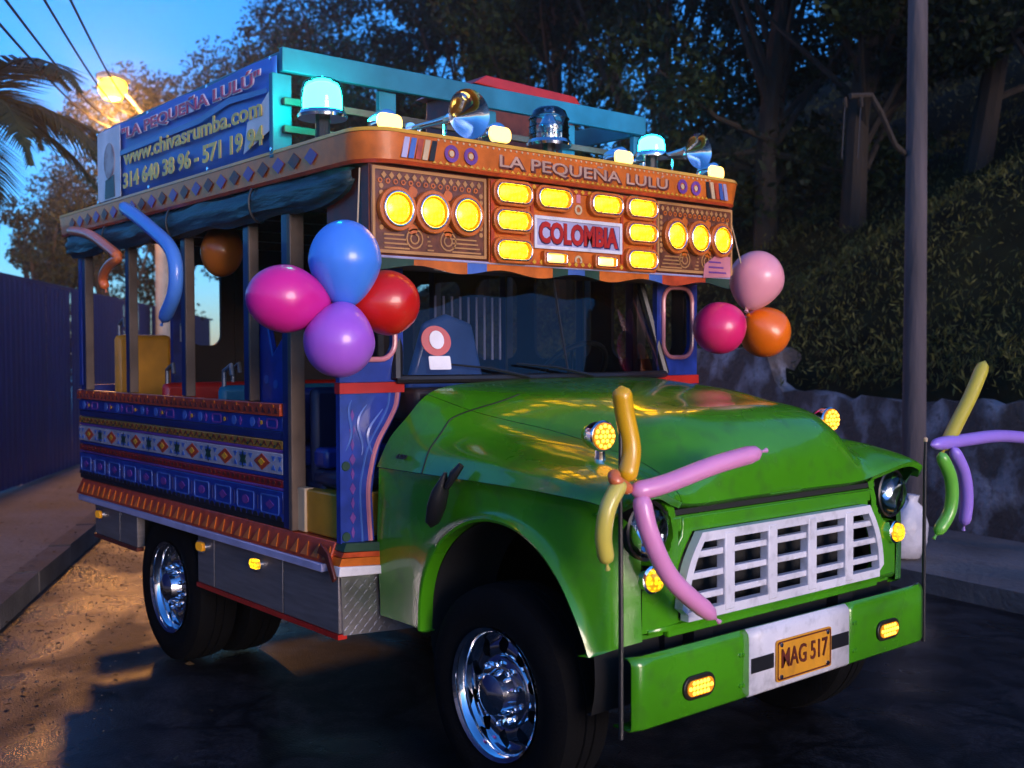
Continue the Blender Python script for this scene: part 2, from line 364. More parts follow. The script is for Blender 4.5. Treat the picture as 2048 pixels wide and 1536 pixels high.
# gravel and grit along the kerb foot
gm = MB()
for i in range(4500):
    u = rng.uniform(-2, 9); v = -abs(rng.gauss(0, .36)) - .02; p = k0 + kd * u + kn * v; r = rng.uniform(.003, .008) * (1.6 if rng.random() < .08 else 1)
    q = [(p.x + rng.uniform(.6, 1.2) * r * math.cos(t), p.y + rng.uniform(.6, 1.2) * r * math.sin(t), .001) for t in (0, 1.7, 3.2, 4.6)]
    gm.add(q + [(p.x, p.y, r * rng.uniform(.5, .9))], [(0, 1, 4), (1, 2, 4), (2, 3, 4), (3, 0, 4)])
g = struct(gm.build('gravel', G['stone'], smooth=0), 'stuff'); tag(g, 'loose gravel and grit along the foot of the kerb', 'gravel')
def litter_pts(n_):
    P = []
    for i in range(n_):
        u = rng.uniform(-3, 12); v = rng.gauss(-.1, .55); p = k0 + kd * u + kn * v; P.append((p.x, p.y, (.158 if v > 0.02 else .012) + rng.uniform(0, .006)))
    return np.array(P)
LIT = litter_pts(700)
# navy sheet-metal fence on the left pavement: each sheet a part
fd = Vector((-.845, .535, 0)); fn = Vector((.535, .845, 0)); f0 = Vector((-10.2, .55, .14))
fence = empty('metal_fence', f0); tag(fence, 'tall navy blue sheet metal fence standing on the pavement', 'fence')
SW = 1.05
def sheetmesh():
    xs = []; n = 42
    A = np.zeros((2, n + 1, 3))
    for i in range(n + 1):
        x = SW * i / n; ph = (i % 7); d = .007 if ph in (2, 3, 4) else 0
        A[:, i] = [(x - SW / 2, d, 0), (x - SW / 2, d, 2.28)]
    me = MB().grid(A).mesh('sheet', 0); me.materials.append(G['fence']); return me
sm_ = sheetmesh()
for i in range(-20, 14):
    o = bpy.data.objects.new('sheet', sm_); COL.objects.link(o); o.parent = fence
    p = fd * (i * SW); o.location = (p.x, p.y, rng.uniform(-.02, .02)); o.rotation_euler = (rng.uniform(-.006, .006), 0, math.atan2(-fd.y, -fd.x))
    if i % 2 == 0: MB().box((-.03, -.03, -.15), (.03, .03, 2.22)).build('fence_post', G['black'], fence, loc=p - fd * SW / 2 - fn * .06)
MB().bar(fd * -20.5 * SW - fn * .03 + Vector((0, 0, 2.29)), fd * 14 * SW - fn * .03 + Vector((0, 0, 2.29)), .05, .035).build('top_rail', G['fence'], fence)

# right: kerb, pavement, limewashed retaining wall, hillside
WALL = [Vector(p) for p in ((10, 3.3, 0), (3, 4.35, 0), (-1.2, 5.0, 0), (-9, 6.9, 0), (-22, 12, 0), (-45, 24, 0))]
def wall_pt(t):
    L = [(WALL[i + 1] - WALL[i]).length for i in range(len(WALL) - 1)]
    for i, l in enumerate(L):
        if t <= l or i == len(L) - 1:
            d = (WALL[i + 1] - WALL[i]) / l; return WALL[i] + d * t, d
        t -= l
WL = sum((WALL[i + 1] - WALL[i]).length for i in range(len(WALL) - 1))
def wn(t):
    d = (wall_pt(min(t + 1.5, WL))[1] + wall_pt(max(t - 1.5, 0))[1]).normalized(); return Vector((-d.y, d.x, 0)) * (1 if -d.y * 0 + d.x < 0 and d.x < 0 and -d.x * -1 > 0 else 1)
def nrm(t):
    d = (wall_pt(min(t + 2, WL))[1] + wall_pt(max(t - 2, 0))[1]).normalized(); return Vector((d.y, -d.x, 0))   # away from the road
A = []
for i in range(60):
    t = WL * i / 59; p, _ = wall_pt(t); n = nrm(t); row = []
    for v, z in ((-1.55, 0), (-1.55, .13), (0, .14)):
        q = p + n * v; row.append((q.x, q.y, z))
    A.append(row)
struct(MB().grid(A).build('far_pavement', G['paving'], smooth=0))
def wallh(t): return 1.20 + .03 * math.sin(t * .9) + .015 * math.sin(t * 2.3 + 1) + .012 * math.sin(t * 7.1) + .40 * min(1, max(0, (t - 13.95) * 5)) * min(1, max(0, (15.9 - t) * 4))
A = []
for i in range(261):
    t = 34 * i / 260; p, _ = wall_pt(t); n = nrm(t); row = []
    h = wallh(t)
    for k in range(17):
        f = k / 13 if k <= 13 else 1; w = (k - 13) * .14 if k > 13 else 0
        off = .012 * math.sin(t * 3.1 + f * 4) * math.sin(f * 7 + t) + .015 * math.sin(t * 1.7) + nrg.normal(0, .010)
        q = p + n * (.16 * f + w + off); row.append((q.x, q.y, f * h + (nrg.normal(0, .012) if k > 1 else 0)))
    A.append(row)
tag(MB().grid(A).build('retaining_wall', G['retain'], smooth=50), 'rough limewashed retaining wall streaked white at the foot of the hillside', 'wall')
def hill_z(t, v):
    return 1.1 + .62 * v + .35 * math.sin(t * .5 + v * .3) * min(v, 3) / 3 + .25 * math.sin(t * 1.3 + v * 1.1) * min(v, 2) / 2 - max(0, v - 14) * .25
A = []
for i in range(100):
    t = WL * i / 99; p, _ = wall_pt(t); n = nrm(t); row = []
    for k in range(46):
        v = .25 + (k / 45) ** 1.5 * 42; q = p + n * v; row.append((q.x, q.y, hill_z(t, v) if k else wallh(t) - .12))
    A.append(row)
struct(MB().grid(A).build('hillside', G['earth'], smooth=60))

def leaf_mesh(name, C, S, aspect=.45, droop=.3, N=None):
    """C (n,3) leaf centres, S (n,) leaf lengths: four-cornered leaves with random lie"""
    n = len(C); d = nrg.normal(size=(n, 3)); d[:, 2] -= droop; d /= np.linalg.norm(d, axis=1)[:, None]
    e = nrg.normal(size=(n, 3)); e -= (e * d).sum(1)[:, None] * d; e /= np.linalg.norm(e, axis=1)[:, None]
    if N is not None:
        d = N[0]; e = N[1]
    S = S[:, None]; nn = np.cross(d, e)
    V = np.stack([C - d * S / 2, C + e * S * aspect / 2 + nn * S * .06, C + d * S / 2, C - e * S * aspect / 2 + nn * S * .06], 1).reshape(-1, 3)
    me = bpy.data.meshes.new(name); me.vertices.add(4 * n); me.vertices.foreach_set('co', V.astype(np.float32).ravel())
    me.loops.add(4 * n); me.loops.foreach_set('vertex_index', np.arange(4 * n, dtype=np.int32))
    me.polygons.add(n); me.polygons.foreach_set('loop_start', np.arange(0, 4 * n, 4, dtype=np.int32))
    me.update(calc_edges=True); me.validate(); return me
def add_mesh(name, me, m, parent=None):
    o = bpy.data.objects.new(name, me); COL.objects.link(o); me.materials.append(m)
    if parent is not None: o.parent = parent
    return o
nl = len(LIT); an_ = nrg.uniform(0, 6.28, nl); D_ = np.stack([np.cos(an_), np.sin(an_), nrg.normal(0, .15, nl)], 1); E_ = np.stack([-np.sin(an_), np.cos(an_), nrg.normal(0, .2, nl)], 1)
tag(struct(add_mesh('fallen_leaves', leaf_mesh('fallen_leaves', LIT, nrg.uniform(.02, .055, nl), .5, 0, (D_, E_)), leafmat('leaf_dry', (.03, .018, .008), (.14, .09, .04), .1)), 'stuff'), 'dry fallen leaves scattered along kerb and pavement', 'leaves')
# undergrowth over the hillside
n = 190000
tt = nrg.uniform(2, WL * .8, n); vv = .15 + nrg.beta(1, 3.2, n) * 15
clump = np.sin(tt * 2.1) * np.sin(vv * 1.7 + tt) + .5 * np.sin(tt * 5.3 + vv * 3)
keep = nrg.uniform(-1.2, 1.2, n) < clump + .55
pts = []
for t, v in zip(tt[keep], vv[keep]):
    p, _ = wall_pt(t); q = p + nrm(t) * v; pts.append((q.x, q.y, hill_z(t, v) + abs(nrg.normal(0, .10)) + (.0 if v > .6 else .05)))
pts = np.array(pts)
ug = struct(add_mesh('undergrowth', leaf_mesh('undergrowth', pts, nrg.uniform(.035, .11, len(pts)), .20, -1.3), leafC), 'stuff')
tag(ug, 'tangled low undergrowth covering the dark hillside', 'undergrowth')

def tree(name, base, h, crown_r, label, m, seed, nleaf=9000, lean=(0, 0), crown_h=None, leaf=.17, trunk_r=.16, low=.35, group=None):
    rr = np.random.default_rng(seed); base = Vector(base); root = empty(name, base); tag(root, label, 'tree', group)
    tb = MB(); top = Vector((lean[0], lean[1], h * .72))
    path = [Vector((0, 0, -.4))] + [Vector((top.x * f + .12 * math.sin(seed + f * 5), top.y * f + .12 * math.cos(seed * 2 + f * 4), top.z * f)) for f in (.0, .25, .5, .75, 1)]
    tb.tube(path, [trunk_r * 1.3, trunk_r * 1.1, trunk_r * .9, trunk_r * .75, trunk_r * .55, trunk_r * .3], 9)
    cen = []; ch = crown_h or h * (1 - low)
    for i in range(26):
        f = rr.uniform(low, 1.0); s = Vector((top.x * f, top.y * f, top.z * f * .9)); an = rr.uniform(0, 6.28); rad = crown_r * math.sqrt(rr.uniform(.12, 1)) * (1 - .45 * max(0, f - .5) * 2)
        e = Vector((top.x * f + rad * math.cos(an), top.y * f + rad * math.sin(an), h * (low + (1 - low) * rr.uniform(max(0, f - .35), 1) * .97)))
        mid = s.lerp(e, .5) + Vector((0, 0, -.08 * rad))
        tb.tube([s, mid, e], [trunk_r * .32, trunk_r * .2, .012], 6)
        cen.append((e, crown_r * rr.uniform(.22, .42))); cen.append((mid.lerp(e, .5), crown_r * rr.uniform(.15, .3)))
    tb.build('trunk', G['bark'], root)
    per = nleaf // len(cen); P = []
    for c, r in cen:
        q = rr.normal(size=(per, 3)); q /= np.linalg.norm(q, axis=1)[:, None]
        q *= (r * rr.uniform(.35, 1.0, per) ** .6)[:, None] * np.array([1, 1, .7]); P.append(q + np.array(c))
    P = np.concatenate(P)
    add_mesh('crown', leaf_mesh('crown', P, rr.uniform(leaf * .55, leaf * 1.25, len(P))), m, root)
    return root
def hill_at(px, d):
    """ground point of the hillside at a bearing and depth"""
    p = far(px, 700, d); best = None
    for i in range(200):
        t = WL * i / 199; w, _ = wall_pt(t); v = (p - w).dot(nrm(t)); e = (Vector((p.x, p.y, 0)) - (w + nrm(t) * v)).length
        if best is None or e < best[0]: best = (e, t, v)
    return Vector((p.x, p.y, hill_z(best[1], best[2]) - .1 if best[2] > 0 else 0))
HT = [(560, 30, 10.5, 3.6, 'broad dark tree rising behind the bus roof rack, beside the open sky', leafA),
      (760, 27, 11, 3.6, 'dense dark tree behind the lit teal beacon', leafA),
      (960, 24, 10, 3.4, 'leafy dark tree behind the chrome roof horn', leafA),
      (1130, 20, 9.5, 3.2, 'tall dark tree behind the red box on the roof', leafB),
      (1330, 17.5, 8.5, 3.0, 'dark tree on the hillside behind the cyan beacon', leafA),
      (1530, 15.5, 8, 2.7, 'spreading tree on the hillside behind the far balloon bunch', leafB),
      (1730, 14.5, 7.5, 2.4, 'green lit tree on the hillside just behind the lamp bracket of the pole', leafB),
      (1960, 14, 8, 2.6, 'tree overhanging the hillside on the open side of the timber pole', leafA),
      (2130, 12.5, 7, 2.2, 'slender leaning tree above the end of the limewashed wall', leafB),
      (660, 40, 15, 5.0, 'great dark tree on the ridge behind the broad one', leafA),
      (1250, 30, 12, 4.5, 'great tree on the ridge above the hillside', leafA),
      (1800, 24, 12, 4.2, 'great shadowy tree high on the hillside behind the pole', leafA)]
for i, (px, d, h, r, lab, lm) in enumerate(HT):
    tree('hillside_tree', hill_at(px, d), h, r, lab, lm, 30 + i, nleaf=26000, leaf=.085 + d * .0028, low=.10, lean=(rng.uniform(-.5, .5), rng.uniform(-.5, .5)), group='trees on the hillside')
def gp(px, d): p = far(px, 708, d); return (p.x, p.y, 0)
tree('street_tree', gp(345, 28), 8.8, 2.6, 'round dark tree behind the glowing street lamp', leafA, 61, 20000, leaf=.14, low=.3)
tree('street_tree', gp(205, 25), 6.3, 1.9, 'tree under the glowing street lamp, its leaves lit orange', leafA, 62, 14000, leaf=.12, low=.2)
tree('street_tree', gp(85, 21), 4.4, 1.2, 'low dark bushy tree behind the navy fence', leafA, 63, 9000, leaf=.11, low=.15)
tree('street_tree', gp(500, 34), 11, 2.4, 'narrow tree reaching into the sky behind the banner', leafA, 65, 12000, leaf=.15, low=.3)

# palm on the left pavement
def palm(base, h, label):
    root = empty('palm_tree', base); tag(root, label, 'palm')
    MB().tube([(0, 0, -.3), (.05, .02, h * .5), (0, 0, h)], [.17, .13, .12], 10).build('trunk', G['bark'], root)
    rr = random.Random(5)
    for i in range(17):
        an = i * 2.399 + .3; el = rr.uniform(-.1, 1.05); L = rr.uniform(1.5, 2.0); P = []
        d = Vector((math.cos(an) * math.cos(el), math.sin(an) * math.cos(el), math.sin(el))); p = Vector((0, 0, h)); pts = [p.copy()]
        for k in range(11):
            p = p + d * L / 11; d = (d + Vector((0, 0, -.105 - .012 * k))).normalized(); pts.append(p.copy())
        fm = MB().tube(pts, [.022 * (1 - k / 13) for k in range(12)], 5)
        for k in range(2, 60):
            f = k / 60 * 11; j = min(int(f), 10); q = pts[j].lerp(pts[j + 1], f - j); dd = (pts[j + 1] - pts[j]).normalized()
            sd = dd.cross(Vector((0, 0, 1))).normalized(); ll = .52 * math.sin(math.pi * min(1, .18 + k / 66)) + .08
            for sg in (-1, 1):
                tip = q + (sd * sg * .8 + dd * .75 + Vector((0, 0, -.22 - rr.uniform(0, .2)))).normalized() * ll; wv = dd * .017; md = q.lerp(tip, .5) + Vector((0, 0, .03))
                fm.add([q - wv, q + wv, md + wv * .9, md - wv * .9, tip], [(0, 1, 2, 3), (3, 2, 4)])
        fm.build('frond', leafP, root, smooth=0)
    return root
pb = far(-75, 225, 9.6); palm((pb.x, pb.y, .14), pb.z - .14, 'palm tree with drooping feathery fronds above the navy fence')

# street lamp, sodium, lit
lp = Vector((-15.16, 3.29, 5.89)); ld = Vector((-.6, .8, 0)) * -1
pole_at = far(322, 300, 18.6); pole_at.z = 0
sl_ = empty('street_lamp', pole_at); tag(sl_, 'lit sodium street lamp glowing orange above the fence and banner', 'street lamp')
rel = lp - pole_at; hx = Vector((rel.x, rel.y, 0)).normalized()
MB().tube([(0, 0, 0), (0, 0, 5.35)], [.14, .10], 12).build('pole', G['conc'], sl_)
MB().tube([(0, 0, 5.2), (rel.x * .3, rel.y * .3, 5.55), (rel.x * .65, rel.y * .65, 5.86), (rel.x * .9, rel.y * .9, 6.02)], .035, 8).build('arm', G['galv'], sl_)
MB().lathe([(.03, -.30), (.08, -.2), (.10, 0), (.10, .16), (.05, .26)], hx, Vector((rel.x, rel.y, 6.12)), 14, sx=1).build('lamp_head', G['galv'], sl_)
MB().lathe([(.02, -.22), (.14, -.18), (.21, -.08), (.23, .02), (.20, .10), (.10, .15)], (0, 0, 1), Vector((rel.x, rel.y, 5.97)), 16).build('lamp_glass', G['sodium'], sl_)
pl_ = bpy.data.lights.new('sodium_light', 'POINT'); pl_.energy = 300; pl_.color = (1, .40, .07); pl_.shadow_soft_size = .28
po = bpy.data.objects.new('sodium_light', pl_); COL.objects.link(po); po.parent = sl_; po.location = (rel.x, rel.y, 5.60)
# overhead cables
for i, (px, py, dd, ex, ey, lab) in enumerate(((-60, -20, 6.0, 244, 258, 'nearest the palm fronds'), (-10, -28, 6.2, 252, 246, 'second out from the palm fronds'), (72, -28, 6.5, 268, 228, 'third out from the palm fronds'), (127, -28, 6.8, 284, 218, 'farthest from the palm fronds'))):
    e = far(px, py, dd); s = far(ex, ey, 21); P = []
    for k in range(25):
        f = k / 24; q = s.lerp(e, f); q.z -= .22 * math.sin(math.pi * f); P.append(q)
    tag(MB().tube(P, .010, 6).build('overhead_cable', G['cable']), 'black overhead cable crossing the sky, ' + lab, 'cable', 'overhead cables')
# timber utility pole on the right pavement
ub = Vector((-1.55, 4.55, .12)); upo = empty('utility_pole', ub); tag(upo, 'tall leaning timber utility pole in front of the limewashed wall', 'utility pole')
ut = far(1836, 0, 8.85) - ub; top = ut * 1.35
MB().tube([(0, 0, -.2), (top * .5)[:], top[:]], [.096, .082, .070], 14).build('shaft', G['pole'], upo)
ja = ut * .72
br = [far(1836, 330, 8.85) - ub, far(1790, 290, 8.7) - ub, far(1762, 225, 8.6) - ub, far(1742, 190, 8.55) - ub, far(1700, 192, 8.5) - ub]
MB().tube(br, .022, 8).build('bracket_arm', G['bark'], upo)
for px in (1690, 1722):
    MB().tube([far(px, 195, 8.5) - ub, far(px + 2, 215, 8.5) - ub], [.014, .012], 8).build('insulator', G['bark'], upo)
    MB().tube([far(px, 212, 8.5) - ub, far(px - 6, 318, 8.5) - ub], .005, 5).build('drop_wire', G['cable'], upo)
# white bag at the wall foot
bb = at(1806, 1118, 2, .13); vs_ = []
bm_ = MB().lathe([(.02, 0), (.13, .03), (.17, .14), (.155, .27), (.10, .37), (.045, .42), (.05, .46)], (.12, .05, 1), (0, 0, 0), 18, sx=.8)
bm_.v = [(x + rng.gauss(0, .008), y + rng.gauss(0, .008), z) for x, y, z in bm_.v]
tag(bm_.build('white_bag', G['bag'], smooth=60, loc=bb), 'crumpled white sack standing at the foot of the wall behind the far headlamp', 'sack')
# ------------------------------------------------------------------ the chiva bus
bus = empty('chiva_bus'); tag(bus, 'brightly painted open-sided party bus with green bonnet, lit amber lamps and roof rack', 'bus')
HW = 1.06; FX = -.53; BX = -.75; RX = -3.80
# --- green bonnet and wings: one control net, split into hood and wing
def st(xs, yz): return [(xs[i] if isinstance(xs, (list, tuple)) else xs, y, z) for i, (y, z) in enumerate(yz)]
NET = [
    st([-.57, -.57, -.57, -.57, -.57, -.58, -.61, -.68, -.735], [(0, 1.475), (.25, 1.473), (.45, 1.468), (.62, 1.457), (.73, 1.437), (.79, 1.40), (.835, 1.335), (.875, 1.245), (.90, 1.13)]),
    st([-.30, -.30, -.30, -.30, -.31, -.33, -.36, -.40, -.43], [(0, 1.462), (.22, 1.460), (.42, 1.452), (.57, 1.430), (.665, 1.385), (.735, 1.325), (.80, 1.275), (.868, 1.215), (.905, 1.13)]),
    st([0, 0, 0, 0, 0, -.01, -.02, -.04, -.05], [(0, 1.440), (.20, 1.437), (.385, 1.427), (.505, 1.398), (.58, 1.335), (.645, 1.270), (.75, 1.245), (.865, 1.203), (.91, 1.13)]),
    st(.20, [(0, 1.405), (.20, 1.402), (.37, 1.391), (.487, 1.358), (.558, 1.288), (.615, 1.238), (.73, 1.230), (.862, 1.192), (.912, 1.128)]),
    st(.38, [(0, 1.375), (.20, 1.372), (.365, 1.360), (.478, 1.322), (.548, 1.248), (.604, 1.203), (.73, 1.212), (.858, 1.178), (.910, 1.122)]),
    st([.495, .495, .494, .492, .492, .498, .51, .51, .50], [(0, 1.312), (.20, 1.308), (.355, 1.292), (.462, 1.250), (.534, 1.188), (.60, 1.166), (.73, 1.185), (.853, 1.160), (.905, 1.115)]),
    st([.56, .559, .556, .552, .552, .565, .60, .595, .57], [(0, 1.205), (.20, 1.202), (.345, 1.190), (.450, 1.158), (.527, 1.128), (.60, 1.129), (.73, 1.158), (.846, 1.138), (.898, 1.10)]),
    st([.582, .581, .578, .572, .572, .588, .635, .628, .595], [(0, 1.085), (.20, 1.084), (.335, 1.082), (.44, 1.080), (.525, 1.085), (.60, 1.102), (.73, 1.142), (.84, 1.122), (.893, 1.085)]),
]
SURF = loft(NET, 8, 8)                       # 57 x 65
JH = 36                                       # hood reaches this column, the wing starts here
def mir(A, s): B = np.array(A); B[..., 1] *= s; return B
half = SURF[:, :JH + 1]
full = np.concatenate([mir(half, -1)[:, ::-1], half[:, 1:]], 1)
# front edge rolls under
lip = full[-1].copy(); lip2 = lip.copy(); lip2[:, 0] -= .022; lip2[:, 2] -= .018; lip3 = lip2.copy(); lip3[:, 0] -= .05; lip3[:, 2] += .004
hood = MB().grid(np.concatenate([full, [lip2], [lip3]], 0)).build('hood', G['green'], bus, smooth=60)
ZC = 1.12
ARC = (.03, .545); AR = .462
def wing(s):
    A = SURF[:, JH:].copy(); A[:, 0, 2] -= .0015; A[:, 0, 1] += .001
    w = MB().grid(mir(A, s))
    # brow rolled under above the headlamp
    e0 = A[-1].copy(); e1 = e0.copy(); e1[:, 0] -= .015; e1[:, 2] -= .02; e2 = e1.copy(); e2[:, 0] -= .07; e2[:, 2] += .012
    w.grid(mir(np.stack([e0, e1, e2]), s))
    edge = A[:, -1]                             # crease line of the wing, rear to front
    tx = edge[:, 0]; tz = edge[:, 2]
    # side panel with wheel arch
    rows = []
    angs = np.linspace(R_(200), R_(-24), 72)
    outer = []
    for a in angs:
        dx, dz = math.cos(a), math.sin(a); best = 9
        cand = []
        if dx < 0: cand.append((-.735 - ARC[0]) / dx)
        if dx > 0: cand.append((.57 - ARC[0]) / dx)
        if dz > 0: cand.append((1.10 - ARC[1]) / dz)
        t = min(c for c in cand if c > 0); x, z = ARC[0] + dx * t, ARC[1] + dz * t
        if dx < 0 and dz < 0: z = max(z, .53)
        if dz > 0 and t == (1.10 - ARC[1]) / dz: z = 1.10
        outer.append((x, z))
    inner = [(ARC[0] + math.cos(a) * AR, max(ARC[1] + math.sin(a) * AR, .53 if math.cos(a) < 0 else .40)) for a in angs]
    # bottom of the front stub rises
    V = []
    for (ox, oz), (ix, iz) in zip(outer, inner):
        if ox > .5 and oz < .66: oz = .66 - (.66 - oz) * .0
        if ix > .3 and iz < .62: iz = .62
        row = []
        def yy(x, z, k): return .888 + .012 * math.sin(min(1, max(0, (1.1 - z) / .5)) * math.pi) - (.15 - math.sqrt(max(0, .0225 - max(0, min(x, .57) - .42) ** 2))) * min(1, max(0, (1.10 - z) / .09))
        zt = np.interp(ox, tx, tz)
        if oz >= 1.099: row.append((ox, .905 - (max(0, ox - .45) / .15) ** 2 * .012, zt - .002)); row.append((ox, .896 - (max(0, ox - .5) / .1) ** 2 * .03, zt - .018)); oz = 1.085
        else: row += [(ox, yy(ox, oz, 0), oz)] * 2
        for f in (0, .25, .5, .75, .9):
            x = ox + (ix - ox) * f; z = oz + (iz - oz) * f; row.append((x, yy(x, z, 0) + .016 * max(0, (f - .5) * 2) ** 2, z))
        x, z = ix, iz
        row += [(x, yy(x, z, 0) + .028, z), (x + (ARC[0] - x) * .02, yy(x, z, 0) + .024, z + (ARC[1] - z) * .02), (x + (ARC[0] - x) * .03, yy(x, z, 0) - .03, z + (ARC[1] - z) * .02)]
        V.append([(a_, b_ * s, c_) for a_, b_, c_ in row])
    w.grid(np.array(V))
    # front panel of the wing under the brow
    A2 = []
    for z in np.linspace(1.115, .655, 50):
        row = []
        for k in range(31):
            f = k / 30; y = .57 + f * .172; x = .568 + .006 * math.sin(f * math.pi) - max(0, (z - 1.0)) * .25 - (.03 if z < .68 else 0)
            dd_ = math.hypot(y - .715, z - 1.012)
            if dd_ < .115: x -= .09
            row.append((x, y * s, z))
        A2.append(row)
    w.grid(A2)
    o = w.build('front_wing', G['green'], bus, smooth=50)
    lin = MB().grid([[(ARC[0] + (AR - .012) * math.cos(t), y * s, max(.42, ARC[1] + (AR - .012) * math.sin(t))) for t in np.linspace(R_(205), R_(-25), 30)] for y in (.865, .56)])
    lin.grid([[(ARC[0] + r_ * math.cos(t), .56 * s, max(.3, ARC[1] + r_ * math.sin(t))) for t in np.linspace(R_(205), R_(-25), 30)] for r_ in (.05, AR - .012)])
    lin.build('arch_liner', G['gdark'], o, smooth=50)
    return o
wn_ = wing(-1); wf_ = wing(1)
for s, w_ in ((-1, wn_), (1, wf_)):
    # dark inner arch and the panel gap on the cowl side
    P = [(-.245, -.66 * 1, 1.42), (-.30, -.755, 1.335), (-.365, -.80, 1.275), (-.41, -.84, 1.24), (-.412, -.873, 1.205), (-.41, -.912, 1.125)]
    if s < 0:
        Pg = []
        for c_ in range(24, SURF.shape[1]):
            f = min(1, max(0, (c_ - 24) / 20)); xt = -.25 - .165 * f * f * (3 - 2 * f); col = SURF[:, c_]
            Pg.append((xt, -np.interp(xt, col[:, 0], col[:, 1]) - .0005, np.interp(xt, col[:, 0], col[:, 2]) + .0005))
        MB().tube(Pg, .0028, 5).build('panel_gap', G['gdark'], w_)
# inner engine bay and dark underbody
MB().box((-.7, -.56, .55), (.50, .56, 1.06)).build('engine_bay', G['gdark'], bus)
for y in (-.42, .42): MB().box((-3.7, y - .05, .50), (.55, y + .05, .66)).build('chassis_rail', G['black'], bus)
MB().box((-.74, -.85, .60), (-.50, .85, 1.08)).build('footwell', G['gdark'], bus)
# --- headlamps and turn lamps
for s in (-1, 1):
    h = MB().lathe([(.098, -.10), (.100, .0), (.099, .008), (.092, .012), (.087, .006)], (1, 0, 0), (.562, .715 * s, 1.014), 26, cap=False).build('headlamp', G['black'], bus)
    MB().lathe([(.087, .006), (.06, -.03), (.012, -.05), (.0, -.05)], (1, 0, 0), (.562, .715 * s, 1.014), 26, cap=False).build('reflector', G['chrome'], h)
    MB().lathe([(.0, .052), (.05, .046), (.075, .030), (.087, .008)], (1, 0, 0), (.562, .715 * s, 1.014), 26, cap=False).build('lens', glass_hl, h)
    t = MB().lathe([(.044, -.02), (.046, .012), (.039, .016)], (1, 0, 0), (.578, .715 * s, .858), 20).build('turn_lamp', G['chrome'], bus)
    MB().lathe([(.038, .016), (.034, .032), (.018, .040), (.0, .042)], (1, 0, 0), (.578, .715 * s, .858), 20, cap=False).build('lens', G['amber2'], t)
    # bullet lamp on the wing top
    q = Vector((.30, .665 * s, 1.245)); fl = MB().lathe([(.012, -.085), (.036, -.06), (.050, -.02), (.054, .015), (.050, .02)], (1, -.12, 0), q + Vector((0, 0, .055)), 20).build('wing_lamp', G['chrome'], bus)
    MB().tube([q + Vector((0, 0, -.06)), q + Vector((0, 0, .03))], [.022, .016], 10).build('stem', G['chrome'], fl)
    ln = MB().lathe([(.048, .018), (.046, .026), (.0, .028)], (1, -.12, 0), q + Vector((0, 0, .055)), 20, cap=False).build('lens', G['ambdull'], fl)
    dm = MB(); ax = Vector((1, -.12, 0)).normalized(); u = ax.cross(Vector((0, 0, 1))).normalized()
    for rr_, n_ in ((0, 1), (.018, 6), (.036, 12)):
        for k in range(n_):
            a = 6.283 * k / n_; c = q + Vector((0, 0, .055)) + ax * .028 + u * rr_ * math.cos(a) + Vector((0, 0, 1)) * rr_ * math.sin(a)
            dm.lathe([(.0075, 0), (.005, .004), (0, .005)], ax, c, 6)
    struct(dm.build('led_cluster', G['led'], fl), 'stuff')
# --- grille
gx = .575
def gline(z):          # half width of the grille opening at height z
    f = (z - .705) / .28; return .592 - .10 * max(0, f) ** 2.4 - (.03 if f < .1 else 0)
gf = [(-1, .0)]
loopo = []; loopi = []
def gloop(off):
    L = [];
    zs = np.linspace(.705 - off, .985 + off, 14)
    for z in zs: L.append((gline(min(max(z, .705), .985)) + off, z))
    for z in zs[::-1]: L.append((-gline(min(max(z, .705), .985)) - off, z))
    return L
gr = MB().ringband(gloop(.004), gloop(-.028), (gx, 0, 0), (0, 1, 0), (0, 0, 1), (.035, 0, 0)).build('grille', G['white'], bus, bevel=.004)
for y in (-.355, -.118, .118, .355):
    MB().box((gx - .004, y - .026, .712), (gx + .037, y + .026, .978)).build('upright', G['white'], gr, bevel=.005)
for z in (.775, .845, .915):
    hw = gline(z) - .008
    for a_, b_ in ((-hw, -.379), (-.331, -.142), (-.094, .094), (.142, .331), (.379, hw)):
        MB().box((gx - .002, a_, z - .011), (gx + .026, b_, z + .011)).build('cross_bar', G['white'], gr, bevel=.003)
MB().box((gx - .12, -.58, .70), (gx - .09, .58, 1.0)).build('radiator', G['black'], gr)
# green surround of the grille
MB().ringband([(y * 1, z) for y, z in gloop(.055)], gloop(.002), (gx - .03, 0, 0), (0, 1, 0), (0, 0, 1), (.022, 0, 0)).build('grille_surround', G['green'], bus, bevel=.006)
MB().box((.46, -.62, 1.046), (.552, .62, 1.064)).build('hood_gap', G['gdark'], bus)  # black bar standing for the shade in the gap under the hood lip
MB().box((.50, -.60, .99), (.561, .60, 1.044)).build('header_panel', G['green'], bus, bevel=.008)
MB().grid([[(.545, -.72 + .12 * k, .700) for k in range(13)], [(.578, -.72 + .12 * k, .692) for k in range(13)], [(.574, -.72 + .12 * k, .676) for k in range(13)], [(.53, -.72 + .12 * k, .672) for k in range(13)]]).build('valance', G['green'], bus, solid=.006)
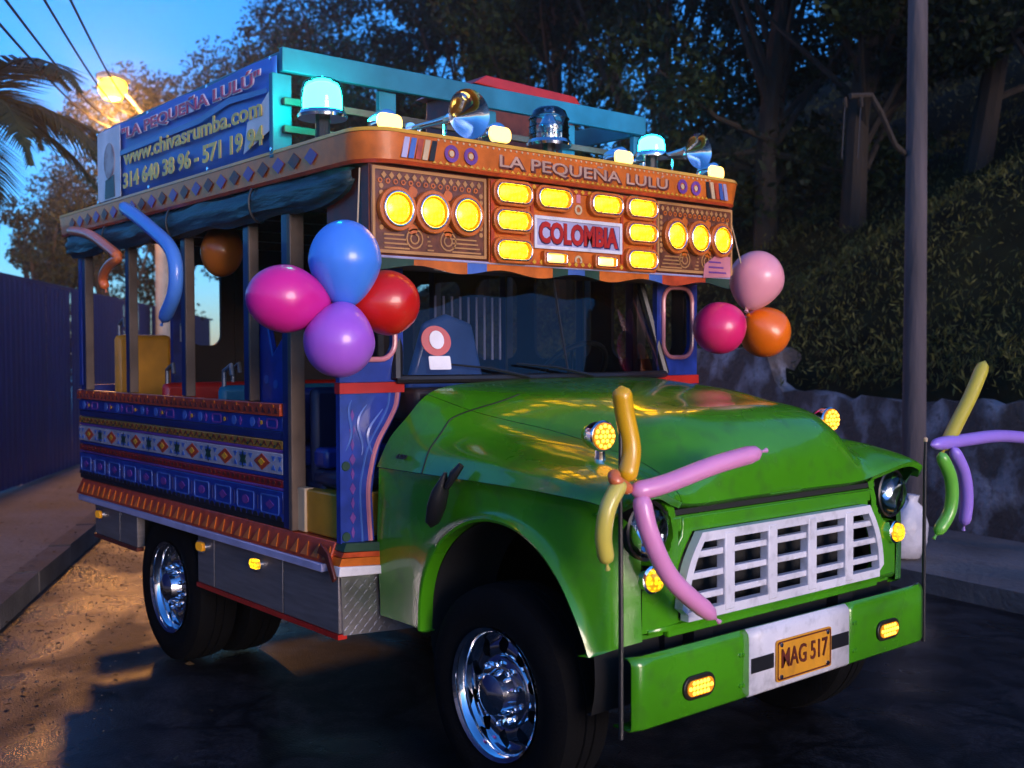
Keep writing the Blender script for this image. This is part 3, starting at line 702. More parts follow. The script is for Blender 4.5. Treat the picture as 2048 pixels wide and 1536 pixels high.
# --- bumper
BZ0, BZ1, BXF = .405, .628, .645
def bump_prof(y): return [(BXF - .034, BZ1 + .006), (BXF - .018, BZ1 + .009), (BXF - .004, BZ1 - .004), (BXF, BZ1 - .02), (BXF, BZ0 + .01), (BXF - .01, BZ0), (BXF - .08, BZ0)]
def bump_sec(y0, y1, n, dx=0):
    return [[(x + dx - (max(0, abs(y) - .80) / .06) ** 2 * .02, y, z) for x, z in bump_prof(y)] for y in np.linspace(y0, y1, n)]
bumper = MB().grid(bump_sec(-.853, -.297, 14)).build('bumper', G['green'], bus, smooth=50, solid=.008)
MB().grid(bump_sec(.297, .853, 14)).build('bumper_half', G['green'], bumper, smooth=50, solid=.008)
MB().grid(bump_sec(-.297, .297, 5, .003)).build('white_panel', G['white'], bumper, smooth=50, solid=.008)
for a_, b_ in ((-.29, -.166), (.166, .29)): MB().box((BXF + .0035, a_, .487), (BXF + .0065, b_, .538)).build('black_stripe', G['black'], bumper)
pt = MB().prism(rrect(.328, .146, .012, 4, (.008, .504)), (BXF + .004, 0, 0), (0, 1, 0), (0, 0, 1), (.006, 0, 0)).build('licence_plate', G['plate'], bus)
MB().ringband(rrect(.318, .136, .01, 4, (.008, .504)), rrect(.308, .126, .01, 4, (.008, .504)), (BXF + .0102, 0, 0), (0, 1, 0), (0, 0, 1), (.0015, 0, 0)).build('plate_border', G['maroon'], pt)
text('MAG 517', 'plate_number', G['maroon'], pt, (BXF + .0115, .008, .511), FRONT, .068, .275, bold=.012)
for y in (-.13, .146):
    for z in (.448, .560): MB().lathe([(.009, 0), (.008, .004), (0, .005)], (1, 0, 0), (BXF + .0102, y, z), 10).build('plate_bolt', G['chrome'], pt)
for s in (-1, 1):
    bl = MB().prism(rrect(.155, .078, .038, 7, (.56 * s, .500)), (BXF - .002, 0, 0), (0, 1, 0), (0, 0, 1), (.012, 0, 0)).build('bumper_lamp', G['smoke'], bus, bevel=.003)
    MB().prism(rrect(.128, .052, .025, 7, (.56 * s, .500)), (BXF + .009, 0, 0), (0, 1, 0), (0, 0, 1), (.005, 0, 0)).build('lens', G['ambdull'], bl)
    dm = MB()
    for i in range(7):
        for k in range(3):
            if (i in (0, 6)) and k != 1: continue
            dm.lathe([(.0075, 0), (.005, .004), (0, .005)], (1, 0, 0), (BXF + .014, .56 * s + (i - 3) * .0172, .5 + (k - 1) * .0165), 6)
    struct(dm.build('led_cluster', G['led'], bl), 'stuff')
    for y in (.33, .345):
        for z in (.455, .56): MB().lathe([(.008, 0), (.006, .006), (0, .007)], (1, 0, 0), (BXF, y * s, z), 8).build('bumper_bolt', G['green'], bumper)
    rod = MB().tube([(.615, .885 * s, .39), (.615, .885 * s, .75), (.615 - .0, .887 * s, 1.12), (.617, .888 * s, 1.37 if s < 0 else 1.22)], [.0085, .008, .007, .006], 8).build('marker_rod', G['black'], bus)
    MB().lathe([(.008, 0), (.009, .012), (.004, .018)], (0, 0, 1), (.617, .888 * s, 1.365 if s < 0 else 1.215), 8).build('rod_tip', G['cream'], rod)
# --- black wing mirror-like strap holder on the near wing
MB().tube([(-.135, -.93, 1.185), (-.16, -.945, 1.15), (-.19, -.955, 1.10)], [.012, .018, .010], 8).build('mirror_arm', G['black'], wn_)
MB().lathe([(.004, -.11), (.030, -.085), (.040, -.02), (.036, .04), (.018, .09), (.008, .12)], (.42, -.02, .9), (-.245, -.955, 1.045), 14, sx=.7).build('wing_mirror', G['black'], wn_)
text('6400', 'emblem', G['black'], wn_, (-.56, -.899, 1.183), (68, 0, -3), .020, .075, bold=.02, shear=.3)
# --- wheels
def wheel(x, y, s, dual=False, R=.385):
    w = empty('wheel', (x, y, R)); w.parent = bus
    prof = [(.235, -.10), (.29, -.115), (.345, -.11), (.372, -.095), (.380, -.06), (.381, -.028), (.374, -.026), (.374, -.018), (.382, -.016), (.383, .016), (.375, .018), (.375, .026), (.381, .028), (.380, .06), (.372, .095), (.345, .11), (.29, .115), (.235, .10)]
    ty = MB().lathe(prof, (0, s, 0), (0, 0, 0), 48, cap=False)
    if dual: ty.lathe(prof, (0, s, 0), (0, -.27 * s, 0), 48, cap=False)
    ty.build('tyre', G['rubber'], w, smooth=40)
    rim = MB().lathe([(.222, .105), (.234, .112), (.232, .100), (.215, .092), (.205, .06), (.200, -.03), (.205, -.10)], (0, s, 0), (0, 0, 0), 40, cap=False)
    # ten-slot chrome face
    n = 10; N = 60
    for k in range(n):
        a0 = 6.2832 * k / n; V = []
        for r, h, wd in ((.130, .055, .33), (.150, .062, .19), (.172, .058, .16), (.190, .05, .22), (.207, .045, .315)):
            V.append([(r * math.cos(a0 + t * wd), h * s, r * math.sin(a0 + t * wd)) for t in (-1, -.5, 0, .5, 1)])
        rim.grid(V)
    rm = rim.build('rim', G['chrome'], w, smooth=50)
    MB().lathe([(.132, .052), (.125, .064), (.105, .070), (.085, .072), (.078, .090), (.070, .118), (.045, .132), (.0, .136)], (0, s, 0), (0, 0, 0), 36, cap=False).build('hub_cap', G['chrome'], w)
    nm = MB().lathe([(.013, 0), (.012, .022), (.007, .030), (0, .031)], (0, s, 0), (0, 0, 0), 8).mesh('lug_nut'); nm.materials.append(G['chrome'])
    for k in range(10):
        o = bpy.data.objects.new('lug_nut', nm); COL.objects.link(o); o.parent = w; a = 6.2832 * (k + .5) / 10; o.location = (.105 * math.cos(a), .068 * s, .105 * math.sin(a))
    MB().lathe([(.20, 0), (.0, .001)], (0, s, 0), (0, -.02 * s, 0), 24, cap=False).build('brake_drum', G['black'], w)
    return w
wheel(0.0, -.79, -1); wheel(0.0, .79, 1)
wheel(-2.47, -.95, -1, True); wheel(-2.47, .95, 1, True)
MB().tube([(0, -.8, .385), (0, .8, .385)], .05, 10).build('front_axle', G['black'], bus)
MB().tube([(-2.47, -.9, .385), (-2.47, .9, .385)], .07, 10).build('rear_axle', G['black'], bus)
# --- windscreen and cab front
ws = MB()
def wsx(y, f): return -.575 - .11 * f - .16 * (abs(y) / .8) ** 3
A = [[(wsx(y, f), y * (1 - .09 * f), 1.478 + f * .47) for y in np.linspace(-.80, .80, 25)] for f in np.linspace(0, 1, 6)]
wsg = MB().grid(A).build('windscreen', glass_ws, bus, smooth=60)
P = [A[0][k] for k in range(25)]; T_ = [A[5][k] for k in range(25)]
MB().tube(P, .018, 8).build('lower_seal', G['black'], wsg)
MB().tube(T_, .018, 8).build('upper_seal', G['black'], wsg)
for k in (0, 24): MB().tube([A[f][k] for f in range(6)], .024, 8).build('pillar', G['black'], wsg)
MB().tube([A[f][12] for f in range(6)], .006, 6).build('centre_strip', G['black'], wsg)
for y0, y1 in ((-.25, -.62), (.12, -.30)):
    q0 = Vector((wsx(y0, 0) + .03, y0, 1.482)); q1 = Vector((wsx(y1, .12) + .018, y1, 1.54))
    MB().tube([q0, q0.lerp(q1, .5) + Vector((.012, 0, .01)), q1], [.008, .006, .004], 6).build('wiper', G['black'], wsg)
st_ = MB().prism(circ(.062, 24), (-.668, -.655, 1.635), (.28, 1, 0), (-.18, 0, 1), (.004, 0, 0)).build('windscreen_sticker', G['red'], bus)
MB().prism(circ(.038, 16, (0, .004), .8), (-.662, -.655, 1.635), (.28, 1, 0), (-.18, 0, 1), (.003, 0, 0)).build('sticker_figure', G['bannerw'], st_)
MB().prism(rrect(.09, .055, .006, 3), (-.645, -.652, 1.545), (.28, 1, 0), (-.18, 0, 1), (.003, 0, 0)).build('paper_permit', G['bannerw'], wsg)
MB().box((-.86, -.76, 1.30), (-.66, .76, 1.44)).build('dashboard', G['inter'], bus, bevel=.02)
sw = MB()
c = Vector((-.95, .36, 1.48)); ax = Vector((-.75, 0, .66)).normalized(); u = Vector((0, 1, 0)); v = ax.cross(u)
sw.tube([c + (u * math.cos(a) + v * math.sin(a)) * .20 for a in np.linspace(0, 6.283, 33)], .014, 8)
for a in (0, 2.1, 4.2): sw.tube([c, c + (u * math.cos(a) + v * math.sin(a)) * .2], .010, 6)
sw.tube([c, c - ax * .3], .02, 8); sw.build('steering_wheel', G['black'], bus)
MB().prism([(-.20, 0), (.24, 0), (.16, .30), (.02, .34), (-.10, .30)], (-.98, -.38, 1.42), (0, 1, 0), (.0, 0, 1), (-.05, 0, 0)).build('blue_cab_sheet', G['lblue'], bus, bevel=.02)  # plain blue sheet added behind the windscreen
for i in range(9): MB().tube([(-1.3, -.20 + i * .05, 1.55), (-1.3, -.20 + i * .05, 1.86)], .006, 6).build('guard_bar', G['lav'], bus)
# --- front bulkhead each side: blue panel, painted curve, rounded wind opening
for s in (-1, 1):
    poly = [(-1.06, .835), (-.905, .835), (-.915, 1.02), (-.902, 1.12), (-.872, 1.22), (-.815, 1.31), (-.782, 1.37), (-.772, 1.425), (-1.06, 1.425)]
    bk = MB().prism([(y * -s, z) for y, z in poly], (BX - .03, 0, 0), (0, 1, 0), (0, 0, 1), (.03, 0, 0)).build('bulkhead', G['blue'], bus)
    MB().box((BX - .03, -1.065 * -s, 1.426), (BX + .008, -.76 * -s, 1.468)).build('red_strip', G['red'], bk)
    c0 = (-.91 * -s, 1.72)
    MB().ringband(sqloop(.30, .50, 6, c0), rrect(.21, .345, .07, 6, (c0[0], 1.735)), (BX - .03, 0, 0), (0, 1, 0), (0, 0, 1), (.03, 0, 0)).build('wind_opening', G['blue'], bk)
    ring = rrect(.215, .35, .07, 6, (c0[0], 1.735))
    MB().tube([(BX + .004, y, z) for y, z in ring + ring[:1]], .011, 8, cap=False).build('opening_trim', G['pink'], bk)
    cv = catmull([(p[0] + (-.018 if i < 8 else 0), p[1]) for i, p in enumerate(poly[1:8])], 5)
    MB().tube([(BX + .001, y * -s, z) for y, z in cv], .010, 6).build('painted_curve', G['pink'], bk)
    cv2 = catmull([(p[0] - .055, p[1]) for p in poly[1:8]], 5)
    MB().tube([(BX, y * -s, z) for y, z in cv2], .005, 6).build('painted_curve', G['lblue'], bk)
    mo = MB()
    for i in range(9):
        z = .875 + i * .058; mo.prism([(.014 * math.cos(k * math.pi / 2) * (1 if i % 2 else .6) + -1.005 * -s, z + .024 * math.sin(k * math.pi / 2)) for k in range(4)], (BX, 0, 0), (0, 1, 0), (0, 0, 1), (.003, 0, 0))
    struct(mo.build('painted_diamonds', G['purple'], bk), 'stuff')
    mo = MB()
    for i in range(3):
        P = [(BX, (-1.035 + .055 * i + .022 * math.sin(f_ * 5 + i) + .05 * f_ * f_) * -s, 1.20 + .20 * f_ - .02 * i) for f_ in np.linspace(0, 1, 14)]; mo.tube(P, [.002 + .006 * math.sin(math.pi * q / 13) for q in range(14)], 5)
    struct(mo.build('painted_scrolls', G['lblue'], bk), 'stuff')
    for z in (.86, 1.14): MB().lathe([(.02, 0), (.018, .004)], (1, 0, 0), (BX, -1.035 * -s, z), 10).build('painted_dot', G['dgreen'], bk)
# --- side walls of planks, both sides
PLK = [('red_orange', 1.318, 1.372, 'redor', .016), ('blue', 1.252, 1.316, 'blue', .004), ('dark_blue', 1.214, 1.250, 'dblue', .0), ('ochre', 1.176, 1.212, 'dochre', .005),
       ('purple', 1.160, 1.174, 'purple', .002), ('white', 1.068, 1.158, 'shadew', .006), ('dark_blue', 1.048, 1.066, 'blue', .0), ('red', 1.012, 1.046, 'dred', .004), ('lilac', .998, 1.010, 'purple', .002),
       ('blue', .868, .996, 'blue', .005), ('black', .840, .866, 'black', .002)]
SX0, SX1 = -1.215, RX + .02
ux, uz = Vector((1, 0, 0)), Vector((0, 0, 1))
for s in (-1, 1):
    wall = MB().box((SX1 + .02, (HW - .03) * s, .84), (SX0 - .01, (HW - .05) * s, 1.36)).build('side_wall', G['inter'], bus)
    for nm_, z0, z1, mk, pr in PLK:
        pk = MB().box((SX1, (HW - .03) * s, z0), (SX0, (HW + pr) * s, z1)).build('plank', G[mk], bus, bevel=.003)
        if s > 0: continue
        Y = -(HW + pr); d = (0, -.003, 0); L = SX0 - SX1
        def tile(n, fn, mk2, nm2, step=None):
            if n <= 14:
                for i in range(n):
                    mm = MB(); fn(mm, SX1 + L * (i + .5) / n, i)
                    if mm.v: mm.build(nm2.rstrip('s') if nm2[-2:] != 'ss' else nm2, G[mk2], pk)
                return
            mm = MB()
            for i in range(n): fn(mm, SX1 + L * (i + .5) / n, i)
            struct(mm.build(nm2, G[mk2], pk), 'stuff')
        zc = (z0 + z1) / 2; o = (0, Y, 0); h = z1 - z0
        if mk == 'redor': tile(44, lambda mm, x, i: mm.prism([(x - .016, z0 + .012), (x + .016, z0 + .012), (x, z0 + .036)], o, ux, uz, d), 'maroon', 'painted_triangles'); tile(22, lambda mm, x, i: mm.prism(circ(.008, 8, (x, z1 - .012)), o, ux, uz, d), 'orange', 'painted_dots')
        if mk == 'blue' and z0 > 1.2:
            tile(14, lambda mm, x, i: mm.prism(circ(.022, 12, (x, zc)), o, ux, uz, d) if i % 3 != 1 else None, 'lblue', 'painted_discs')
            tile(14, lambda mm, x, i: mm.ringband(rrect(.10, .044, .015, 4, (x, zc)), rrect(.086, .030, .010, 4, (x, zc)), o, ux, uz, d) if i % 3 == 1 else mm.prism([(x + .05, zc), (x + .065, zc + .02), (x + .08, zc), (x + .065, zc - .02)], o, ux, uz, d), 'purple', 'painted_frames')
            tile(7, lambda mm, x, i: mm.prism(circ(.010, 8, (x, zc)), (0, Y - .003, 0), ux, uz, d), 'yellow', 'painted_dots')
        if mk == 'dochre': tile(40, lambda mm, x, i: mm.prism([(x - .028, z0 + .004), (x + .0, z1 - .004), (x + .028, z0 + .004), (x + .0, z1 - .014)], o, ux, uz, d), 'maroon', 'painted_zigzag'); tile(20, lambda mm, x, i: mm.prism(circ(.007, 8, (x, z0 + .010)), o, ux, uz, d), 'dgreen', 'painted_dots')
        if mk == 'shadew':
            n_ = 7
            tile(n_, lambda mm, x, i: mm.prism([(x - .075, zc), (x, zc + .036), (x + .075, zc), (x, zc - .036)], o, ux, uz, d), 'redor', 'painted_lozenges')
            tile(n_, lambda mm, x, i: mm.prism([(x - .03, zc), (x, zc + .016), (x + .03, zc), (x, zc - .016)], (0, Y - .003, 0), ux, uz, d), 'yellow', 'painted_centres')
            def star(mm, x, i):
                x = x + L / n_ / 2
                if i == n_ - 1: return
                mm.prism([(x + (.038 if k % 2 else .020) * math.cos(k * math.pi / 6), zc + (.038 if k % 2 else .020) * math.sin(k * math.pi / 6)) for k in range(12)], o, ux, uz, d)
            tile(n_, star, 'dgreen', 'painted_stars')
            tile(28, lambda mm, x, i: [mm.prism([(x + t - .018, zc + q * .030), (x + t + .018, zc + q * .030), (x + t, zc + q * .008)], o, ux, uz, d) for t in (-.03, .03) for q in (-1, 1)] if i % 4 in (0, 3) else None, 'lblue', 'painted_wedges')
        if mk == 'dred': tile(52, lambda mm, x, i: mm.prism([(x - .014, zc), (x, zc + .011), (x + .014, zc), (x, zc - .011)], o, ux, uz, d), 'maroon' if 1 else 'yellow', 'painted_lozenges')
        if mk == 'blue' and z0 < .9:
            tile(11, lambda mm, x, i: mm.ringband(rrect(.17, .085, .012, 3, (x, zc)), rrect(.158, .073, .009, 3, (x, zc)), o, ux, uz, d), 'lblue', 'painted_frames')
            tile(11, lambda mm, x, i: mm.prism(circ(.020, 10, (x, zc), 1.6), o, ux, uz, d) if i % 2 else mm.prism([(x - .04, zc), (x, zc + .02), (x + .04, zc), (x, zc - .02)], o, ux, uz, d), 'purple', 'painted_centres')
            tile(22, lambda mm, x, i: mm.prism([(x + L / 44, zc - .03), (x + L / 44 + .006, zc - .03), (x + L / 44 + .006, zc + .03), (x + L / 44, zc + .03)], o, ux, uz, d) if i % 2 else None, 'dblue', 'painted_bars')
            tile(46, lambda mm, x, i: mm.prism([(x + .024 * math.cos(a), z0 + .022 * math.sin(a)) for a in np.linspace(0, math.pi, 7)], o, ux, uz, d), 'black', 'painted_scallops')
    # skirt rail: orange slope, lilac trim, aluminium lockers, red bottom rail
    sk = MB().prism([(HW * s, .838), ((HW + .035) * s, .762), ((HW + .035) * s, .752), ((HW - .06) * s, .752), ((HW - .06) * s, .838)], (RX + .05, 0, 0), (0, 1, 0), (0, 0, 1), (abs(RX + .05) - .79, 0, 0)).build('skirt_rail', G['redor'], bus, bevel=.003)
    mm = MB(); mm2 = MB()
    for i in range(34):
        x = RX + .12 + i * .087
        mm.prism([(x - .03, .77), (x + .03, .77), (x, .825)], (0, (HW + .0325) * s, -.0), (1, 0, 0), (0, -.46 * s * 1, 1), (0, .003 * s, 0)) if 0 else None
        t = [(x - .028, (HW + .034) * s, .766), (x + .028, (HW + .034) * s, .766), (x, (HW + .010) * s, .818)]
        mm.add(t + [(a_, b_ + .004 * s, c_ + .001) for a_, b_, c_ in t], [(0, 1, 2), (3, 5, 4), (0, 3, 4, 1), (1, 4, 5, 2), (2, 5, 3, 0)])
    struct(mm.build('painted_triangles', G['orange'], sk), 'stuff')
    MB().box((RX + .10, (HW - .05) * s, .716), (-.83, (HW + .042) * s, .750)).build('trim_strip', G['lav'], sk, bevel=.004)
    cr_ = MB().prism([(-.83, .835), (-.77, .80), (-.72, .705), (-.74, .690), (-.80, .78), (-.86, .79)], (0, (HW + .034) * s, 0), ux, uz, (0, .014 * s, 0)).build('corner_bracket', G['maroon'], sk, bevel=.004)
    fr = MB().prism([(y * -s, z) for y, z in ((-1.09, .712), (-.88, .700), (-.88, .735), (-1.085, .752))], (-.79, 0, 0), (0, 1, 0), (0, 0, 1), (.075, 0, 0)).build('white_step_edge', G['white'], sk, bevel=.004)
    for z0, z1, mk in ((.737, .770, 'orange'), (.771, .792, 'redor'), (.793, .828, 'dgreen')):
        MB().prism([(y * -s, z) for y, z in ((-1.085 + (z0 - .737) * .35, z0 + .015), (-.88, z0), (-.88, z1), (-1.085 + (z1 - .737) * .35, z1 + .012))], (-.79, 0, 0), (0, 1, 0), (0, 0, 1), (.07, 0, 0)).build('step_stripe', G[mk], sk)
    for x0, x1, m_ in ((-2.085, -1.905, 'alu'), (-1.895, -1.225, 'alu'), (-1.215, -.765, 'alu'), (-3.52, -3.13, 'alu'), (-3.12, -2.87, 'alu')):
        zb = .475 if x0 > -2.5 else .535
        lk = MB().box((x0, (HW - .04) * s, zb), (x1, (HW + .004) * s, .712)).build('locker_panel', G[m_], bus, bevel=.003)
        MB().box((x0 - .006, (HW - .03) * s, zb - .022), (x1 + .006, (HW + .010) * s, zb - .002)).build('red_bottom_edge', G['red' if x0 > -2.5 else 'maroon'], lk)
    MB().box((-2.085, (HW - .5) * s, .475), (-.77, (HW - .05) * s, .70)).build('locker_box', G['black'], sk)
    MB().box((-3.52, (HW - .5) * s, .535), (-2.9, (HW - .05) * s, .70)).build('locker_box', G['black'], sk)
    for x, m_ in ((-1.46, 'amber2'), (-2.03, 'ambdull'), (-3.43, 'ambdull')):
        ml = MB().prism(rrect(.105, .06, .028, 6, (x, .655)), (0, (HW + .004) * s, 0), ux, uz, (0, .01 * s, 0)).build('side_marker', G['chrome'], bus)
        MB().prism(rrect(.08, .042, .020, 6, (x, .655)), (0, (HW + .014) * s, 0), ux, uz, (0, .01 * s, 0)).build('lens', G[m_], ml, bevel=.003)
    # checker plate flap behind the front wheel
    ck = MB().prism([(y * -s, z) for y, z in ((-1.05, .47), (-.60, .44), (-.60, .70), (-1.06, .70))], (-.765, 0, 0), (0, 1, 0), (0, 0, 1), (.014, 0, 0)).build('checker_flap', G['checker'], bus)
    tr = MB()
    for i in range(20):
        for k in range(10):
            y = (-1.035 + i * .0225) * -s; z = .475 + k * .0225; q = .0075 if (i + k) % 2 else -.0075
            tr.prism([(y - .0085, z - q), (y, z + .0025), (y + .0085, z + q), (y, z - .0025)], (-.751, 0, 0), (0, 1, 0), (0, 0, 1), (.002, 0, 0))
    struct(tr.build('tread_pattern', G['checker'], ck), 'stuff')
# --- posts, floor, benches, rear and far windows
MB().box((RX + .03, -HW + .06, .80), (-.80, HW - .06, .836)).build('floor', G['inter'], bus)
for s in (-1, 1):
    for x in (-3.70, -3.00, -2.25, -1.56, -1.165):
        z0 = 1.373 if x != -1.165 else .841; ex = .018 if x == -1.165 else 0
        p = MB().box((x - .045, (HW - .055) * s, z0), (x + .012, (HW - .012 + ex) * s, 2.33)).build('post', G['dblue'], bus, bevel=.006)
        MB().box((x + .014, (HW - .055) * s, z0), (x + (.030 if not ex else .045), (HW - .006 + ex) * s, 2.33)).build('post_edge', G['tan'], p, bevel=.004)
MB().box((RX, -HW + .02, .84), (RX + .04, HW - .02, 1.40)).build('rear_wall', G['blue'], bus)
rw = MB().box((RX + .001, -.05, 1.401), (RX + .03, HW - .02, 2.33)).build('rear_panel', G['inter'], bus)
MB().ringband(sqloop(.37, .928, 6, (-.237, 1.866)), rrect(.21, .52, .07, 6, (-.25, 1.90)), (RX + .002, 0, 0), (0, 1, 0), (0, 0, 1), (.026, 0, 0)).build('rear_window_panel', G['inter'], rw)
for y in (-1.02, -.45): MB().box((RX, y - .03, 1.40), (RX + .04, y + .03, 2.33)).build('rear_post', G['blue'], bus)
# far side wall with rounded window openings
for i, (x0, x1) in enumerate(((-3.78, -3.32), (-3.32, -2.62), (-2.62, -2.05), (-2.05, -1.40), (-1.40, -.80))):
    w_, cx0 = x1 - x0, (x0 + x1) / 2
    MB().ringband(sqloop(w_, .96, 6, (cx0, 1.85)), rrect(w_ - .16, .50, .08, 6, (cx0, 1.80)), (0, HW - .05, 0), ux, uz, (0, .02, 0)).build('far_window_panel', G['inter'], bus)
for i, (x, mk, mb_) in enumerate(((-3.42, 'seaty', 'seatd'), (-2.72, 'red', 'seatd'), (-2.02, 'teal', 'seatd'), (-1.42, 'blue', 'seatd'))):
    b_ = MB().box((x, -.98, .84), (x + .40, .98, 1.10)).build('bench', G[mb_], bus, bevel=.015)
    MB().box((x - .07, -.96, 1.10), (x - .01, -.62 if i == 0 else .70, 1.70 if i == 0 else 1.43)).build('bench_back', G[mk], b_, bevel=.03)
    MB().box((x + .0, -.98, 1.102), (x + .42, .98, 1.19)).build('bench_cushion', G[mk if i else 'seatd'], b_, bevel=.02)
    for y in (-.93, -.55): MB().tube([(x - .04, y, 1.66 if i == 0 else 1.41), (x - .04, y, 1.76 if i == 0 else 1.50), (x + .04, y, 1.79 if i == 0 else 1.53), (x + .05, y, 1.74 if i == 0 else 1.48)], .012, 8).build('grab_handle', G['galv'], b_)
# decorated blue bench end by the front row
be = MB().prism([(-1.60, 1.36), (-1.19, 1.36), (-1.19, 1.62), (-1.30, 1.68), (-1.42, 1.58), (-1.52, 1.86), (-1.60, 1.90)], (0, -1.0, 0), ux, uz, (0, .03, 0)).build('bench_end', G['blue'], bus, bevel=.006)
mm = MB()
for i in range(5): mm.prism(circ(.020, 10, (-1.56 + i * .085, 1.45 + (.02 if i % 2 else 0))), (0, -1.0, 0), ux, uz, (0, -.003, 0))
struct(mm.build('painted_discs', G['lblue'], be), 'stuff')
fb = MB().box((-1.11, -1.035, .84), (-.80, .9, 1.02)).build('front_bench', G['seaty'], bus, bevel=.008)
MB().box((-1.125, -1.046, .84), (-1.06, -1.0, 1.025)).build('bench_corner', G['cream'], fb, bevel=.006)
MB().box((-1.14, -.985, 1.03), (-1.08, .95, 1.44)).build('front_bench_back', G['seatd'], fb, bevel=.025)
MB().box((-1.11, -.985, 1.022), (-.82, .95, 1.10)).build('front_cushion', G['seatd'], fb, bevel=.03)
# --- roof
MB().box((RX - .08, -HW - .01, 2.331), (FX - .03, HW + .01, 2.40)).build('roof', G['wood'], bus)
for i in range(7): MB().box((RX + .1 + i * .5, -HW + .02, 2.27), (RX + .16 + i * .5, HW - .02, 2.329)).build('roof_beam', G['wood'], bus)
# --- painted roof band round front and sides, with a rounded corner
def corner(off, n=10):
    """plan outline of the visor from the rear on the near side round the front to the far rear"""
    r = .15; hw = HW + .045 + off; fx = FX + .055 + off; P = [(RX - .12, -hw)]
    P += [(RX - .12 + (fx - r - RX + .12) * k / 12, -hw) for k in range(1, 12)]
    for k in range(n + 1): a = R_(-90 + 90 * k / n); P.append((fx - r + r * math.cos(a), -hw + r + r * math.sin(a)))
    P += [(fx, -hw + r + (2 * hw - 2 * r) * k / 14) for k in range(1, 14)]
    for k in range(n + 1): a = R_(90 * k / n); P.append((fx - r + r * math.cos(a), hw - r + r * math.sin(a)))
    P += [(fx - r - (fx - r - RX + .12) * k / 12, hw) for k in range(1, 13)]
    return P
def band(z0, z1, off0, off1, name, m, parent, th=.012):
    a_, b_ = corner(off0), corner(off1); A = [[(x, y, z0) for x, y in a_], [(x, y, z1) for x, y in b_], [(x, y, z1) for x, y in corner(off1 - th)], [(x, y, z0) for x, y in corner(off0 - th)]]
    return MB().grid(A + [A[0]]).build(name, m, parent, smooth=40)
rb = band(2.312, 2.412, 0, .012, 'roof_band', G['orange'], bus)
band(2.413, 2.428, .016, .010, 'band_top_moulding', G['yellow'], rb)
band(2.298, 2.311, -.004, .002, 'band_lower_moulding', G['redor'], rb)
bx_ = FX + .055 + .007
text('LA PEQUEÑA LULÚ', 'band_lettering', G['pink2'], rb, (bx_ + .0025, .02, 2.362), FRONT, .070, 1.0, bold=.012)
text('LA PEQUEÑA LULÚ', 'band_lettering_shade', G['maroon'], rb, (bx_ + .0002, .029, 2.358), FRONT, .078, 1.01, bold=.05, ext=.001)
for s in (-1, 1):
    for y, mk in ((.625, 'maroon'), (.72, 'maroon')):
        MB().ringband(circ(.034, 16, (y * s, 2.36)), circ(.018, 16, (y * s, 2.36)), (bx_, 0, 0), (0, 1, 0), (0, 0, 1), (.004, 0, 0)).build('painted_ring', G['purple'], rb)
        MB().prism(circ(.012, 10, (y * s, 2.36)), (bx_, 0, 0), (0, 1, 0), (0, 0, 1), (.004, 0, 0)).build('painted_dot', G['cream'], rb)
    for i, mk in enumerate(('black', 'cream', 'redor', 'lblue', 'lav')):
        y = .80 + i * .032; sk_ = .016
        MB().prism([(s * (y - .012), 2.40), (s * (y + .012), 2.40), (s * (y + .012 + sk_), 2.322), (s * (y - .012 + sk_), 2.322)], (bx_ + .0005, 0, 0), (0, 1, 0), (0, 0, 1), (.004, 0, 0)).build('painted_stripe', G[mk], rb)
    yb = (HW + .045 + .007) * s
    mm = MB(); m2 = MB()
    for i in range(22):
        x = RX + .1 + i * .135
        (mm if i % 2 else m2).prism([(x - .05, 2.362), (x, 2.395), (x + .05, 2.362), (x, 2.328)], (0, yb, 0), ux, uz, (0, .004 * s, 0))
    struct(mm.build('painted_lozenges', G['purple'], rb), 'stuff'); struct(m2.build('painted_lozenges', G['maroon'], rb), 'stuff')
mm = MB(); m2 = MB()
for i in range(54):
    y = -.80 + i * .0302
    mm.prism([(y - .010, 2.316), (y + .010, 2.316), (y, 2.327)], (bx_ - .004, 0, 0), (0, 1, 0), (0, 0, 1), (.004, 0, 0)); m2.prism(circ(.005, 6, (y + .015, 2.405)), (bx_ + .003, 0, 0), (0, 1, 0), (0, 0, 1), (.004, 0, 0))
struct(mm.build('painted_triangles', G['yellow'], rb), 'stuff'); struct(m2.build('painted_dots', G['cream'], rb), 'stuff')
# --- lamp fascia over the windscreen
fa = MB().box((FX - .05, -HW, 1.945), (FX - .001, HW, 2.33)).build('fascia', G['maroon'], bus)
for s in (-1, 1): MB().prism([(FX - .05, 1.95), (FX - .05, 2.33), (BX - .10, 2.33), (BX - .10, 1.97)], (0, (HW - .028) * s, 0), ux, uz, (0, .02 * s, 0)).build('cheek_board', G['maroon'], fa)
MB().box((BX - .1, -HW + .03, 1.93), (FX - .052, HW - .03, 1.944)).build('fascia_floor', G['wood'], fa)
cp = MB().box((FX, -.495, 1.952), (FX + .014, .495, 2.294)).build('centre_panel', G['orange'], bus, bevel=.003)
MB().ringband(rrect(.982, .334, .004, 2, (0, 2.123)), rrect(.945, .297, .004, 2, (0, 2.123)), (FX + .0142, 0, 0), (0, 1, 0), (0, 0, 1), (.008, 0, 0)).build('red_frame', G['redor'], cp)
for y in (-.268, .268): MB().box((FX + .0142, y - .008, 1.985), (FX + .021, y + .008, 2.262)).build('divider', G['redor'], cp)
sg = MB().box((FX + .0145, -.258, 2.028), (FX + .022, .258, 2.160)).build('name_board', G['maroon'], bus)
